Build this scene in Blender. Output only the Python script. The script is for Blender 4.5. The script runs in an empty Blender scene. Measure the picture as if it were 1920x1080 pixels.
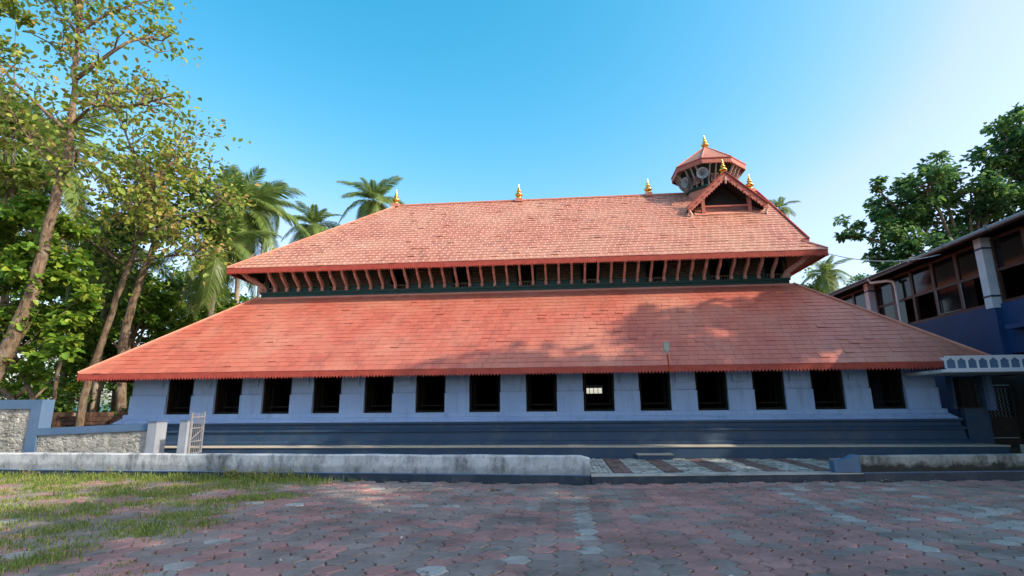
import bpy, bmesh, math, random
import numpy as np
from mathutils import Vector, Matrix, noise
random.seed(7); RNG = np.random.default_rng(7)
R_ = math.radians
SC = bpy.context.scene
COL = SC.collection

# ------------------------------------------------------------------ camera
YAW, PITCH, ROLL, FPX, EYE = R_(5.056), R_(12.4), R_(-0.5), 1016.0, 1.6
_F = Vector((-math.sin(YAW)*math.cos(PITCH), math.cos(YAW)*math.cos(PITCH), math.sin(PITCH)))
_R0 = Vector((math.cos(YAW), math.sin(YAW), 0)); _U0 = _R0.cross(_F)
_R = _R0*math.cos(ROLL) + _U0*math.sin(ROLL); _U = -_R0*math.sin(ROLL) + _U0*math.cos(ROLL)
EYEP = Vector((0, 0, EYE))
cam_d = bpy.data.cameras.new('camera'); cam_d.sensor_width = 36; cam_d.lens = FPX/1920*36
cam_d.clip_start = 0.05; cam_d.clip_end = 3000
cam = bpy.data.objects.new('camera', cam_d); COL.objects.link(cam)
m3 = Matrix((_R, _U, -_F)).transposed()
cam.matrix_world = Matrix.Translation(EYEP) @ m3.to_4x4()
SC.camera = cam
def ray(x, y): return (_R*((x-960)/FPX) - _U*((y-540)/FPX) + _F)
def atY(x, y, Y): d = ray(x, y); return EYEP + d*(Y/d.y)
def atX(x, y, X): d = ray(x, y); return EYEP + d*(X/d.x)
def atZ(x, y, Z): d = ray(x, y); return EYEP + d*((Z-EYE)/d.z)
def proj(p):
    p = Vector(p)-EYEP; d = p.dot(_F)
    return (960+FPX*p.dot(_R)/d, 540-FPX*p.dot(_U)/d, d) if d > 0.1 else (-9e9, -9e9, d)

# ------------------------------------------------------------------ sky, sun, exposure
SUN_EL, SUN_AZ = R_(36.5), R_(20)          # azimuth measured from +X towards -Y
SDIR = Vector((math.cos(SUN_EL)*math.cos(SUN_AZ), -math.cos(SUN_EL)*math.sin(SUN_AZ), math.sin(SUN_EL)))
W = bpy.data.worlds.new('World'); SC.world = W; W.use_nodes = True
wn, wl = W.node_tree.nodes, W.node_tree.links
wn.clear()
sky = wn.new('ShaderNodeTexSky'); sky.sky_type = 'NISHITA'; sky.sun_disc = False
sky.sun_elevation = SUN_EL; sky.sun_rotation = math.pi/2 + SUN_AZ
sky.air_density = 1.0; sky.dust_density = 2.4; sky.ozone_density = 2.0
bgn = wn.new('ShaderNodeBackground'); bgn.inputs['Strength'].default_value = 0.15
wo = wn.new('ShaderNodeOutputWorld')
# the photograph's colour response: deeper cyan-blue where the sky is dark, white where it is bright
sep = wn.new('ShaderNodeSeparateColor'); comb = wn.new('ShaderNodeCombineColor'); wl.new(sky.outputs[0], sep.inputs[0])
for ch, (pw_, gain, cap) in enumerate(((3.3, 6.6, 1.3), (1.1, 1.28, 1.22), (1.0, 1.2, 1.18))):
    k = 0.3; m1 = wn.new('ShaderNodeMath'); m1.operation = 'MULTIPLY'; m1.inputs[1].default_value = k
    m2 = wn.new('ShaderNodeMath'); m2.operation = 'POWER'; m2.inputs[1].default_value = pw_
    m3 = wn.new('ShaderNodeMath'); m3.operation = 'MULTIPLY'; m3.inputs[1].default_value = gain/k
    wl.new(sep.outputs[ch], m1.inputs[0]); wl.new(m1.outputs[0], m2.inputs[0]); wl.new(m2.outputs[0], m3.inputs[0])
    m4 = wn.new('ShaderNodeMath'); m4.operation = 'MULTIPLY'; m4.inputs[1].default_value = cap; wl.new(sep.outputs[ch], m4.inputs[0])
    m5 = wn.new('ShaderNodeMath'); m5.operation = 'MINIMUM'; wl.new(m3.outputs[0], m5.inputs[0]); wl.new(m4.outputs[0], m5.inputs[1]); wl.new(m5.outputs[0], comb.inputs[ch])
wl.new(comb.outputs[0], bgn.inputs['Color']); wl.new(bgn.outputs[0], wo.inputs['Surface'])
sl = bpy.data.lights.new('sun', 'SUN'); sl.energy = 3.1; sl.angle = R_(0.6); sl.color = (1.0, 0.86, 0.66)
sun = bpy.data.objects.new('sun', sl); COL.objects.link(sun)
sun.rotation_euler = (-SDIR).to_track_quat('-Z', 'Y').to_euler(); sun.location = SDIR*60
SC.view_settings.view_transform = 'Standard'; SC.view_settings.look = 'None'
SC.view_settings.exposure = 1.0; SC.view_settings.gamma = 1.0; SC.view_settings.use_curve_mapping = False

# ------------------------------------------------------------------ materials
def lin(r, g, b):
    f = lambda c: (c/255/12.92) if c/255 <= .04045 else ((c/255+.055)/1.055)**2.4
    return (f(r), f(g), f(b), 1)
def c4(c): return (c[0], c[1], c[2], 1)
class NT:
    def __init__(s, name):
        s.m = bpy.data.materials.new(name); s.m.use_nodes = True
        s.t = s.m.node_tree; s.t.nodes.clear()
        s.out = s.n('ShaderNodeOutputMaterial'); s.b = s.n('ShaderNodeBsdfPrincipled')
        s.l(s.b.outputs[0], s.out.inputs['Surface'])
        s.pos = s.n('ShaderNodeNewGeometry').outputs['Position']
    def n(s, t, **k):
        x = s.t.nodes.new(t)
        for a, v in k.items(): setattr(x, a, v)
        return x
    def l(s, a, b): s.t.links.new(a, b)
    def put(s, sock, v):
        if hasattr(v, 'is_output'): s.l(v, sock)
        else: sock.default_value = v
    def noise(s, scale, detail=4, rough=.55, vec=None, stretch=None):
        v = vec or s.pos
        if stretch:
            mp = s.n('ShaderNodeMapping'); mp.inputs['Scale'].default_value = stretch; s.l(v, mp.inputs['Vector']); v = mp.outputs[0]
        x = s.n('ShaderNodeTexNoise'); x.inputs['Scale'].default_value = scale
        x.inputs['Detail'].default_value = detail; x.inputs['Roughness'].default_value = rough
        s.l(v, x.inputs['Vector']); return x.outputs[0]
    def ramp(s, fac, a, b, lo=(0, 0, 0, 1), hi=(1, 1, 1, 1)):
        x = s.n('ShaderNodeValToRGB'); e = x.color_ramp.elements
        e[0].position = a; e[1].position = b; e[0].color = lo; e[1].color = hi
        s.l(fac, x.inputs[0]); return x.outputs[0]
    def mix(s, fac, a, b, mode='MIX'):
        x = s.n('ShaderNodeMix', data_type='RGBA', blend_type=mode)
        s.put(x.inputs[0], fac); s.put(x.inputs[6], a); s.put(x.inputs[7], b); return x.outputs[2]
    def math(s, op, a, b=0.0):
        x = s.n('ShaderNodeMath', operation=op); s.put(x.inputs[0], a); s.put(x.inputs[1], b); return x.outputs[0]
    def bump(s, h, strength=.3, dist=.02, normal=None):
        x = s.n('ShaderNodeBump'); x.inputs['Strength'].default_value = strength; x.inputs['Distance'].default_value = dist
        s.l(h, x.inputs['Height'])
        if normal: s.l(normal, x.inputs['Normal'])
        return x.outputs[0]
    def tint(s):   # per piece number: joined pieces carry it as an attribute, separate ones get it from the object
        a = s.n('ShaderNodeAttribute', attribute_name='tint').outputs['Fac']
        o = s.n('ShaderNodeObjectInfo').outputs['Random']
        return s.math('FRACT', s.math('ADD', a, o))
    def fin(s, col, rough=.8, normal=None, spec=.3, metal=0):
        s.put(s.b.inputs['Base Color'], col); s.put(s.b.inputs['Roughness'], rough)
        s.b.inputs['Specular IOR Level'].default_value = spec; s.b.inputs['Metallic'].default_value = metal
        if normal: s.l(normal, s.b.inputs['Normal'])
        return s.m
def plain(name, a, b, scale=3, rough=.8, bump=.2, bs=40, spec=.3, metal=0, dirt=None, dscale=1.2, dlo=.5, dhi=.75, damt=.6):
    t = NT(name); col = t.mix(t.ramp(t.noise(scale, 6), .3, .7), c4(a), c4(b))
    if dirt: col = t.mix(t.math('MULTIPLY', t.ramp(t.noise(dscale, 7, .65), dlo, dhi), damt), col, c4(dirt))
    return t.fin(col, rough, t.bump(t.noise(bs, 5), bump, .01), spec, metal)
MAT = {}
MAT['ground'] = plain('bare_soil', (.13, .09, .06), (.2, .15, .1), 1.5, .95, .6, 20)
MAT['joint'] = plain('joint_soil', (.02, .017, .013), (.04, .032, .024), 5, .95, .5, 40, dirt=(.05, .07, .02))
MAT['wall'] = plain('wall_paint', (.27, .36, .53), (.33, .42, .58), 1.2, .75, .12, 60, dirt=(.15, .19, .27), damt=.4)
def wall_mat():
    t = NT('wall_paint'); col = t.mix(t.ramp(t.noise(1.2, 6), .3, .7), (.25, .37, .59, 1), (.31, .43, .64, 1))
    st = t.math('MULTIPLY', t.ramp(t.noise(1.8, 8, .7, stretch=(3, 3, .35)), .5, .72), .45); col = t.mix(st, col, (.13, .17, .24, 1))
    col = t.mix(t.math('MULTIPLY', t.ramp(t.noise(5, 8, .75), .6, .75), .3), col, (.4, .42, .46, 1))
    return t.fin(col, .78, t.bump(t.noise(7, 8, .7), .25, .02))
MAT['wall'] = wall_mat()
MAT['plinth'] = plain('plinth_paint', (.018, .046, .09), (.03, .06, .108), 1.5, .55, .12, 50, dirt=(.1, .105, .11), dscale=2, damt=.5)
MAT['ledge'] = plain('ledge_cement', (.34, .3, .25), (.46, .42, .35), 3, .9, .25, 50, dirt=(.14, .14, .14), dscale=3)
MAT['fascia'] = plain('fascia_red', (.3, .045, .03), (.4, .07, .045), 6, .55, .1, 60)
MAT['bracket'] = plain('bracket_paint', (.46, .21, .16), (.6, .38, .32), 9, .6, .15, 60)
MAT['green'] = plain('dark_green_wood', (.008, .04, .033), (.014, .058, .048), 4, .5, .1, 50)
MAT['slat'] = plain('slat_wood', (.1, .08, .055), (.17, .14, .1), 7, .7, .3, 50)
MAT['darkwood'] = plain('dark_wood', (.025, .02, .017), (.045, .035, .03), 7, .6, .2, 40)
MAT['blackwood'] = plain('old_black_timber', (.008, .007, .006), (.014, .012, .01), 7, .7, .2, 40, spec=.15)
MAT['turretwood'] = plain('turret_bracket_paint', (.3, .24, .22), (.4, .33, .3), 8, .6, .1, 60)
MAT['palepost'] = plain('pale_post_paint', (.22, .25, .3), (.3, .33, .38), 2, .7, .15, 50, dirt=(.12, .13, .15))
MAT['kerb'] = plain('kerb_paint', (.018, .03, .05), (.035, .05, .075), 3, .7, .4, 30, dirt=(.1, .095, .09), dscale=3, damt=.5)
MAT['barge'] = plain('bargeboard_red', (.36, .1, .07), (.46, .15, .11), 8, .6, .15, 60)
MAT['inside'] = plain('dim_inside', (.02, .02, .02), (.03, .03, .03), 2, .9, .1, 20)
MAT['gold'] = plain('gilt_brass', (.75, .42, .07), (.85, .55, .13), 8, .22, .03, 30, metal=1)
MAT['blue'] = plain('blue_paint', (.008, .042, .125), (.013, .055, .16), 1, .6, .12, 50, dirt=(.02, .03, .06), damt=.4)
MAT['bluetrim'] = plain('slate_trim', (.06, .115, .21), (.09, .155, .26), 1.5, .65, .12, 50, dirt=(.08, .1, .13), damt=.5)
MAT['white'] = plain('white_paint', (.5, .53, .6), (.6, .63, .68), 2, .6, .08, 60, dirt=(.4, .42, .45), damt=.3)
MAT['brown'] = plain('brown_frame', (.05, .025, .022), (.075, .04, .035), 6, .5, .1, 50)
MAT['steel'] = plain('painted_steel', (.16, .17, .19), (.25, .26, .28), 8, .45, .05, 60, dirt=(.2, .1, .05), dscale=5, damt=.4)
MAT['grey'] = plain('grey_metal', (.22, .24, .25), (.3, .32, .33), 5, .45, .05, 60)
MAT['redpole'] = plain('red_pole', (.42, .07, .03), (.5, .1, .04), 8, .5, .05, 60)
MAT['pipe'] = plain('pvc_pipe', (.6, .63, .68), (.7, .72, .75), 4, .4, .03, 60)
MAT['sheet'] = plain('roof_sheet', (.07, .08, .1), (.12, .13, .15), 2, .5, .05, 30, dirt=(.16, .1, .07), damt=.4)
MAT['bark'] = plain('bark', (.12, .085, .055), (.25, .19, .13), 9, .9, 1.0, 14, dirt=(.06, .05, .035), dscale=3)
def bark_mat():
    t = NT('rough_bark'); col = t.mix(t.ramp(t.noise(5, 7, .7, stretch=(2.5, 2.5, .6)), .35, .65), (.07, .048, .032, 1), (.25, .18, .12, 1))
    col = t.mix(t.math('MULTIPLY', t.ramp(t.noise(2.2, 6, .6), .52, .7), .6), col, (.3, .27, .22, 1))
    return t.fin(col, .92, t.bump(t.noise(9, 8, .75, stretch=(2.2, 2.2, .7)), 1.0, .06))
MAT['bark'] = bark_mat()
MAT['palmbark'] = plain('palm_bark', (.2, .16, .12), (.32, .27, .21), 6, .9, .6, 18)
MAT['laterite'] = plain('laterite', (.085, .045, .032), (.17, .1, .07), 6, .95, .9, 22, dirt=(.03, .03, .025), dscale=4)
MAT['concrete'] = plain('concrete_slab', (.3, .3, .29), (.42, .42, .4), 3, .9, .3, 50, dirt=(.12, .12, .12), dscale=2.5)
MAT['lens'] = plain('lamp_lens', (.3, .32, .25), (.36, .38, .3), 8, .25, .02, 30)
MAT['nut'] = plain('coconut', (.3, .25, .06), (.4, .33, .08), 8, .6, .1, 30)
MAT['thatch'] = plain('dry_litter', (.25, .17, .09), (.4, .3, .18), 9, .9, .1, 30)
def glass_mat():
    t = NT('window_glass'); return t.fin((.008, .008, .009, 1), t.ramp(t.noise(2.5), .3, .8, (.06,)*3+(1,), (.14,)*3+(1,)), t.bump(t.noise(.9, 2), .08, .05), .2)
MAT['glass'] = glass_mat()
def whitewash(name, a, b, dark, amt, lo=.52, foot=0):
    t = NT(name); col = t.mix(t.ramp(t.noise(2.5, 7, .6), .3, .7), c4(a), c4(b))
    streak = t.math('MULTIPLY', t.ramp(t.noise(1.6, 8, .75, stretch=(2.0, 2.0, .8)), lo, lo+.2), t.ramp(t.noise(.7, 5, .6), .3, .5))
    spots = t.ramp(t.noise(14, 6, .75), .56, .68)
    col = t.mix(t.math('MULTIPLY', streak, amt), col, c4(dark))
    col = t.mix(t.math('MULTIPLY', spots, .55*amt), col, (.07, .075, .07, 1))
    col = t.mix(t.math('MULTIPLY', t.ramp(t.noise(1.1, 6, .7), .55, .75), .35), col, (.2, .19, .13, 1))
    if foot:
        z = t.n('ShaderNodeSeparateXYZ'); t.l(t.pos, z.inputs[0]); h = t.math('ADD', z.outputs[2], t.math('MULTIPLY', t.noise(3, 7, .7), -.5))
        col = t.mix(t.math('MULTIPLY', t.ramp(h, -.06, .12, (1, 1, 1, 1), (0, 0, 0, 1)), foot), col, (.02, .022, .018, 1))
    return t.fin(col, .9, t.bump(t.noise(35, 8, .7), .5, .012))
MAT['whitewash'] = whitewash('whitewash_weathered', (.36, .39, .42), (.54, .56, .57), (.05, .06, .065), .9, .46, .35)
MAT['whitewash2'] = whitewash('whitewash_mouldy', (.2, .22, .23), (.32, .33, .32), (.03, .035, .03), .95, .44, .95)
MAT['rubble'] = whitewash('rubble_whitewash', (.24, .24, .22), (.46, .45, .41), (.06, .055, .04), .8, .45)
def tile_mat(name, a, b, c, fade):
    t = NT(name); tn = t.tint()
    col = t.mix(tn, c4(a), c4(b))
    col = t.mix(t.math('MULTIPLY', t.ramp(t.noise(.55, 6, .6), .42, .68), fade), col, c4(c))
    col = t.mix(t.math('MULTIPLY', t.ramp(t.noise(3.2, 8, .7, stretch=(1, .35, .35)), .52, .75), .55), col, (.13, .055, .05, 1))
    col = t.mix(t.math('MULTIPLY', t.ramp(t.noise(1.3, 9, .78), .6, .72), .5), col, (.075, .05, .045, 1))
    return t.fin(col, t.ramp(t.noise(1.7, 5), .3, .7, (.42,)*3+(1,), (.62,)*3+(1,)), t.bump(t.noise(60, 4), .15, .006), .5)
MAT['tile_low'] = tile_mat('roof_tile_red', (.35, .09, .06), (.42, .115, .078), (.44, .19, .13), .7)
MAT['tile_up'] = tile_mat('roof_tile_faded', (.34, .13, .085), (.42, .175, .12), (.44, .24, .165), .7)
MAT['joint_glint'] = plain('roof_joint_glint', (.54, .33, .26), (.64, .44, .36), 3, .8, .2, 40)  # pale tone for the glints painted along the upper roof's tile joints
MAT['tile_cap'] = plain('ridge_cap_paint', (.46, .16, .11), (.54, .25, .18), 2, .65, .15, 40)
def paver_mat(name, use_attr):
    t = NT(name)
    if use_attr: base = t.n('ShaderNodeAttribute', attribute_name='pcol').outputs['Color']
    else: base = t.n('ShaderNodeObjectInfo').outputs['Color']
    col = t.mix(t.math('MULTIPLY', t.ramp(t.noise(14, 8, .7), .35, .75), .35), base, (.1, .095, .09, 1))
    col = t.mix(t.math('MULTIPLY', t.ramp(t.noise(.8, 7, .65), .44, .66), .7), col, (.075, .064, .056, 1))
    col = t.mix(t.math('MULTIPLY', t.ramp(t.noise(2.3, 7, .7), .58, .7), .75), col, (.04, .034, .024, 1))
    return t.fin(col, t.ramp(t.noise(6), .3, .7, (.55,)*3+(1,), (.85,)*3+(1,)), t.bump(t.noise(70, 6, .7), .35, .006), .35)
MAT['paver_attr'] = paver_mat('paver_field', True); MAT['paver'] = paver_mat('paver_concrete', False)
def leaf_mat(name, stops, trans=.35, rough=.45):
    t = NT(name); tn = t.n('ShaderNodeAttribute', attribute_name='tint').outputs['Fac']
    r = t.n('ShaderNodeValToRGB'); e = r.color_ramp.elements
    e[0].position, e[0].color = stops[0][0], c4(stops[0][1]); e[1].position, e[1].color = stops[-1][0], c4(stops[-1][1])
    for p, c in stops[1:-1]: x = e.new(p); x.color = c4(c)
    t.l(tn, r.inputs[0]); col = r.outputs[0]
    t.fin(col, rough, None, .35)
    tr = t.n('ShaderNodeBsdfTranslucent'); t.l(t.mix(.5, col, (.35, .5, .05, 1), 'MULTIPLY') if False else col, tr.inputs['Color'])
    mx = t.n('ShaderNodeMixShader'); mx.inputs[0].default_value = trans
    t.l(t.b.outputs[0], mx.inputs[1]); t.l(tr.outputs[0], mx.inputs[2]); t.l(mx.outputs[0], t.out.inputs['Surface'])
    return t.m
MAT['leaf_teak'] = leaf_mat('leaf_olive', [(0, (.1, .17, .025)), (.5, (.2, .29, .045)), (.85, (.34, .39, .07)), (1, (.36, .26, .08))], .45)
MAT['leaf_bright'] = leaf_mat('leaf_bright', [(0, (.07, .16, .022)), (.6, (.16, .3, .035)), (1, (.3, .38, .05))], .45)
MAT['leaf_dark'] = leaf_mat('leaf_dark', [(0, (.03, .08, .02)), (.6, (.09, .17, .03)), (1, (.2, .28, .045))], .4)
MAT['leaf_blue'] = leaf_mat('leaf_deep_green', [(0, (.035, .11, .045)), (.6, (.08, .19, .065)), (1, (.2, .33, .07))], .45)
MAT['leaf_palm'] = leaf_mat('leaf_palm', [(0, (.09, .16, .035)), (.6, (.2, .28, .07)), (1, (.4, .4, .13))], .4, .35)
MAT['grass'] = leaf_mat('grass_blade', [(0, (.08, .14, .025)), (.6, (.19, .27, .045)), (1, (.38, .36, .12))], .35)

# ------------------------------------------------------------------ mesh helpers
class MB:
    def __init__(s): s.v = []; s.f = []; s.t = []
    def add(s, vs, fs, tint=0.0):
        o = len(s.v); s.v += [tuple(v) for v in vs]; s.f += [tuple(i+o for i in f) for f in fs]; s.t += [tint]*len(vs); return s
    def box(s, x0, x1, y0, y1, z0, z1, tint=0.0):
        if x0 > x1: x0, x1 = x1, x0
        if y0 > y1: y0, y1 = y1, y0
        if z0 > z1: z0, z1 = z1, z0
        return s.add([(x0,y0,z0),(x1,y0,z0),(x1,y1,z0),(x0,y1,z0),(x0,y0,z1),(x1,y0,z1),(x1,y1,z1),(x0,y1,z1)],
              [(0,3,2,1),(4,5,6,7),(0,1,5,4),(1,2,6,5),(2,3,7,6),(3,0,4,7)], tint)
    def bar(s, a, b, w, h=None, up=(0,0,1)):   # square bar between two points
        a, b = Vector(a), Vector(b); h = h or w; d = (b-a).normalized()
        u = Vector(up)
        if abs(d.dot(u)) > .98: u = Vector((0,1,0))
        sx = d.cross(u).normalized()*w/2; sy = sx.cross(d).normalized()*h/2
        vs = [p+q for p in (a, b) for q in (-sx-sy, sx-sy, sx+sy, -sx+sy)]
        return s.add(vs, [(0,1,2,3),(7,6,5,4),(0,4,5,1),(1,5,6,2),(2,6,7,3),(3,7,4,0)])
    def prism(s, poly, d, tint=0.0):   # closed polygon (3D points) extruded by vector d
        n = len(poly); p = [Vector(q) for q in poly]; d = Vector(d)
        fs = [tuple(range(n-1, -1, -1)), tuple(range(n, 2*n))] + [(i, (i+1) % n, n+(i+1) % n, n+i) for i in range(n)]
        return s.add(p+[q+d for q in p], fs, tint)
    def tube(s, pts, rad, n=8, cap=True):
        pts = [Vector(p) for p in pts]; vs = []; fs = []
        prev = None
        for i, p in enumerate(pts):
            d = (pts[min(i+1, len(pts)-1)]-pts[max(i-1, 0)]).normalized()
            if prev is None:
                u = Vector((1,0,0)) if abs(d.x) < .9 else Vector((0,1,0))
                prev = d.cross(u).normalized()
            u = (prev - d*prev.dot(d)).normalized(); prev = u; w = d.cross(u)
            r = rad[i] if isinstance(rad, (list, tuple)) else rad
            for k in range(n):
                a = 2*math.pi*k/n; vs.append(p+u*math.cos(a)*r+w*math.sin(a)*r)
        for i in range(len(pts)-1):
            for k in range(n): fs.append((i*n+k, i*n+(k+1) % n, (i+1)*n+(k+1) % n, (i+1)*n+k))
        if cap: fs += [tuple(range(n-1, -1, -1)), tuple(range((len(pts)-1)*n, len(pts)*n))]
        return s.add(vs, fs)
    def lathe(s, prof, c, n=16, rot=0.0):   # profile (r, z) around vertical through c
        vs = []; fs = []
        for r, z in prof:
            for k in range(n):
                a = 2*math.pi*k/n+rot; vs.append((c[0]+r*math.cos(a), c[1]+r*math.sin(a), c[2]+z))
        m = len(prof)
        for i in range(m-1):
            for k in range(n): fs.append((i*n+k, i*n+(k+1) % n, (i+1)*n+(k+1) % n, (i+1)*n+k))
        fs += [tuple(range(n-1, -1, -1)), tuple(range((m-1)*n, m*n))]
        return s.add(vs, fs)
    def mesh(s, name, mat=None, smooth=False):
        m = bpy.data.meshes.new(name); m.from_pydata(s.v, [], s.f)
        if any(s.t): m.attributes.new('tint', 'FLOAT', 'POINT').data.foreach_set('value', s.t)
        if mat: m.materials.append(MAT[mat])
        if smooth: m.polygons.foreach_set('use_smooth', [True]*len(m.polygons))
        m.update(); return m
    def build(s, name, mat, parent=None, smooth=False, fix=True):
        m = s.mesh(name, mat, smooth)
        if fix:
            bm = bmesh.new(); bm.from_mesh(m); bmesh.ops.recalc_face_normals(bm, faces=bm.faces); bm.to_mesh(m); bm.free()
        return link(name, m, parent)
def link(name, data, parent=None):
    o = bpy.data.objects.new(name, data); COL.objects.link(o)
    if parent: o.parent = parent
    return o
def tag(o, label=None, cat=None, group=None, kind=None):
    if label: o['label'] = label
    if cat: o['category'] = cat
    if group: o['group'] = group
    if kind: o['kind'] = kind
    return o
def thing(name, label, cat, group=None, loc=(0,0,0)):
    o = bpy.data.objects.new(name, None); COL.objects.link(o); o.location = loc; o.empty_display_size = .2
    return tag(o, label, cat, group)
def arrmesh(name, V, Fq, tint, mat):   # fast quad mesh from numpy
    m = bpy.data.meshes.new(name); nv = len(V); nf = len(Fq); k = Fq.shape[1]
    m.vertices.add(nv); m.vertices.foreach_set('co', V.astype(np.float32).ravel())
    m.loops.add(nf*k); m.loops.foreach_set('vertex_index', Fq.astype(np.int32).ravel())
    m.polygons.add(nf); m.polygons.foreach_set('loop_start', np.arange(nf, dtype=np.int32)*k)
    m.update(calc_edges=True)
    m.attributes.new('tint', 'FLOAT', 'POINT').data.foreach_set('value', np.asarray(tint, np.float32))
    m.materials.append(MAT[mat]); return m

# ================================================================== THE MOSQUE
WX0, WX1, WY = -14.28, 10.95, 17.2            # ground floor walls
RYC = 23.9                                     # ridge line (centre of depth)
WYB = 2*RYC-WY
ms = thing('mosque', 'long white tile-roofed mosque with two red roofs and a small turret', 'mosque')
# --- plinth: moulded profile swept round the four sides
def ring(prof, name, mat, x0=WX0, x1=WX1, y0=WY, y1=WYB, parent=ms):
    vs, fs = [], []
    for o, z in prof: vs += [(x0-o, y0-o, z), (x1+o, y0-o, z), (x1+o, y1+o, z), (x0-o, y1+o, z)]
    for i in range(len(prof)-1):
        for k in range(4): fs.append((i*4+k, i*4+(k+1) % 4, i*4+4+(k+1) % 4, i*4+4+k))
    return MB().add(vs, fs).build(name, mat, parent)
ring([(.0, 1.17), (.34, 1.17), (.34, 1.12), (.30, 1.09), (.30, 1.0), (.34, .96), (.38, .93), (.38, .89), (.33, .87), (.36, .62), (.42, .60), (.44, .57), (.44, .50), (.40, .47)], 'plinth', 'plinth')
ring([(.30, .50), (.98, .49), (.99, .47), (.98, .45), (.9, .45)], 'plinth_ledge', 'ledge')
ring([(.96, .455), (.96, .0)], 'plinth_riser', 'plinth')
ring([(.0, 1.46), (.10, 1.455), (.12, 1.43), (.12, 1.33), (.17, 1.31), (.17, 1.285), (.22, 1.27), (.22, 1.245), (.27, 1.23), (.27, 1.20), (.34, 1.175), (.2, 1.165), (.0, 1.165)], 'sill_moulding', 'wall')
stp = MB().box(2.05, 3.0, 15.9, 16.245, .15, .27).build('step', 'plinth', ms); MB().box(2.03, 3.02, 15.88, 16.24, .27, .3).build('step_tread', 'ledge', stp)
# --- window openings, measured along the sill
wl_ = [310, 400, 490, 585, 682, 779, 880, 987, 1095, 1201, 1309, 1417, 1528, 1637]
wr_ = [357.5, 449, 543, 637, 735.5, 834, 938, 1045, 1153, 1260, 1367.5, 1476, 1588, 1702]
WIN = [(atY(a, 772, WY).x, atY(b, 772, WY).x) for a, b in zip(wl_, wr_)]
ZS, ZT_, ZW = 1.455, 3.0, 3.35
edges = [WX0] + [e for w in WIN for e in w] + [WX1]
for i in range(0, len(edges), 2):
    a, b = edges[i], edges[i+1]
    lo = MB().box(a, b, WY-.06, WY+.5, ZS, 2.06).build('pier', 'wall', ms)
    a2, b2 = a+.012, b-.012
    m = MB(); c = min(.16, (b-a)*.22); zt, zb = 2.95, 2.32
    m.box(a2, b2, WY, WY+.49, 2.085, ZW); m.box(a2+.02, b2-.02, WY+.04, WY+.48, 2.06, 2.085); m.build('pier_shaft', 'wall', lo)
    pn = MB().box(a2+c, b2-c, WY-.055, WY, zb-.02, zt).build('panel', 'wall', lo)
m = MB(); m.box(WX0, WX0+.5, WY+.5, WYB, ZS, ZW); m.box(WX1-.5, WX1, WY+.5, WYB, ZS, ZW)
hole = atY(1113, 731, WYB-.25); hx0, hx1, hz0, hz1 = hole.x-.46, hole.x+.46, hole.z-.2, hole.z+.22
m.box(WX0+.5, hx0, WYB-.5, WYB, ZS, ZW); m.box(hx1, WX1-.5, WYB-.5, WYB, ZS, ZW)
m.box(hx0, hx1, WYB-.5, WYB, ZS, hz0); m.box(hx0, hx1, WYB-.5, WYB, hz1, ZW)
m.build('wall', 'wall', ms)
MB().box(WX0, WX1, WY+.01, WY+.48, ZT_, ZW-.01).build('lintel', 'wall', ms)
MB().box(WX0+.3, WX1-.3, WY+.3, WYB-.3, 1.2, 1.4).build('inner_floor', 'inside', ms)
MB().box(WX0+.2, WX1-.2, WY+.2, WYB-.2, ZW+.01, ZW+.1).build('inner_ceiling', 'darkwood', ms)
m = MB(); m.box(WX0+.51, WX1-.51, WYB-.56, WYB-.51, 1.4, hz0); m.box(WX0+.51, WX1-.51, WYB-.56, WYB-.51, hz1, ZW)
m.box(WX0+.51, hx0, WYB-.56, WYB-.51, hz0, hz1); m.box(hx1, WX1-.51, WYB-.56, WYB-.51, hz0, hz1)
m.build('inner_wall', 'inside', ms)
for k in range(3): MB().box(hx0+.23*(k+1)-.015, hx0+.23*(k+1)+.015, WYB-.3, WYB-.26, hz0, hz1).build('rear_window_bar', 'darkwood', ms)
for (a, b) in WIN:     # dark timber window: frame with sill rail, two shutter leaves opened inwards
    w = .06; f = MB()
    f.box(a-.001, a+w, WY+.05, WY+.42, ZS, ZT_); f.box(b-w, b+.001, WY+.05, WY+.42, ZS, ZT_); f.box(a+w, b-w, WY+.05, WY+.42, ZS, ZS+.07); f.box(a+w, b-w, WY+.05, WY+.42, ZT_-.06, ZT_)
    fo = f.build('window', 'blackwood', ms)
    for s_, xx in ((1, a+w), (-1, b-w)):
        MB().box(xx+s_*.02, xx+s_*.06, WY+.43, WY+.9, ZS+.07, ZT_-.06).build('shutter', 'blackwood', fo)
    MB().box(a+w, b-w, WY+.2, WY+.24, ZS+.2, ZS+.235).build('rail', 'blackwood', fo)

# --- lower roof
LX0, LX1, LY, LZ = -15.35, 12.0, 16.15, 2.76; LYT, LZT = 19.77, 5.82
ls = (LZT-LZ)/(LYT-LY); LL = math.hypot(LYT-LY, LZT-LZ)
def roof_frustum(x0, x1, y0, z0, ins, z1, th, name, mat, parent, dz=0):
    y1 = 2*RYC-y0
    A = [(x0, y0, z0+dz), (x1, y0, z0+dz), (x1, y1, z0+dz), (x0, y1, z0+dz)]
    B = [(x0+ins, y0+ins, z1+dz), (x1-ins, y0+ins, z1+dz), (x1-ins, y1-ins, z1+dz), (x0+ins, y1-ins, z1+dz)]
    vs = A+B+[(x, y, z-th) for x, y, z in A+B]
    fs = []
    for k in range(4):
        j = (k+1) % 4
        fs += [(k, j, 4+j, 4+k), (8+j, 8+k, 12+k, 12+j), (k, 8+k, 8+j, j), (4+k, 4+j, 12+j, 12+k)]
    return MB().add(vs, fs).build(name, mat, parent)
low = roof_frustum(LX0, LX1, LY, LZ-.02, LYT-LY, LZT-.02, .1, 'lower_roof', 'tile_low', ms)
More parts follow.
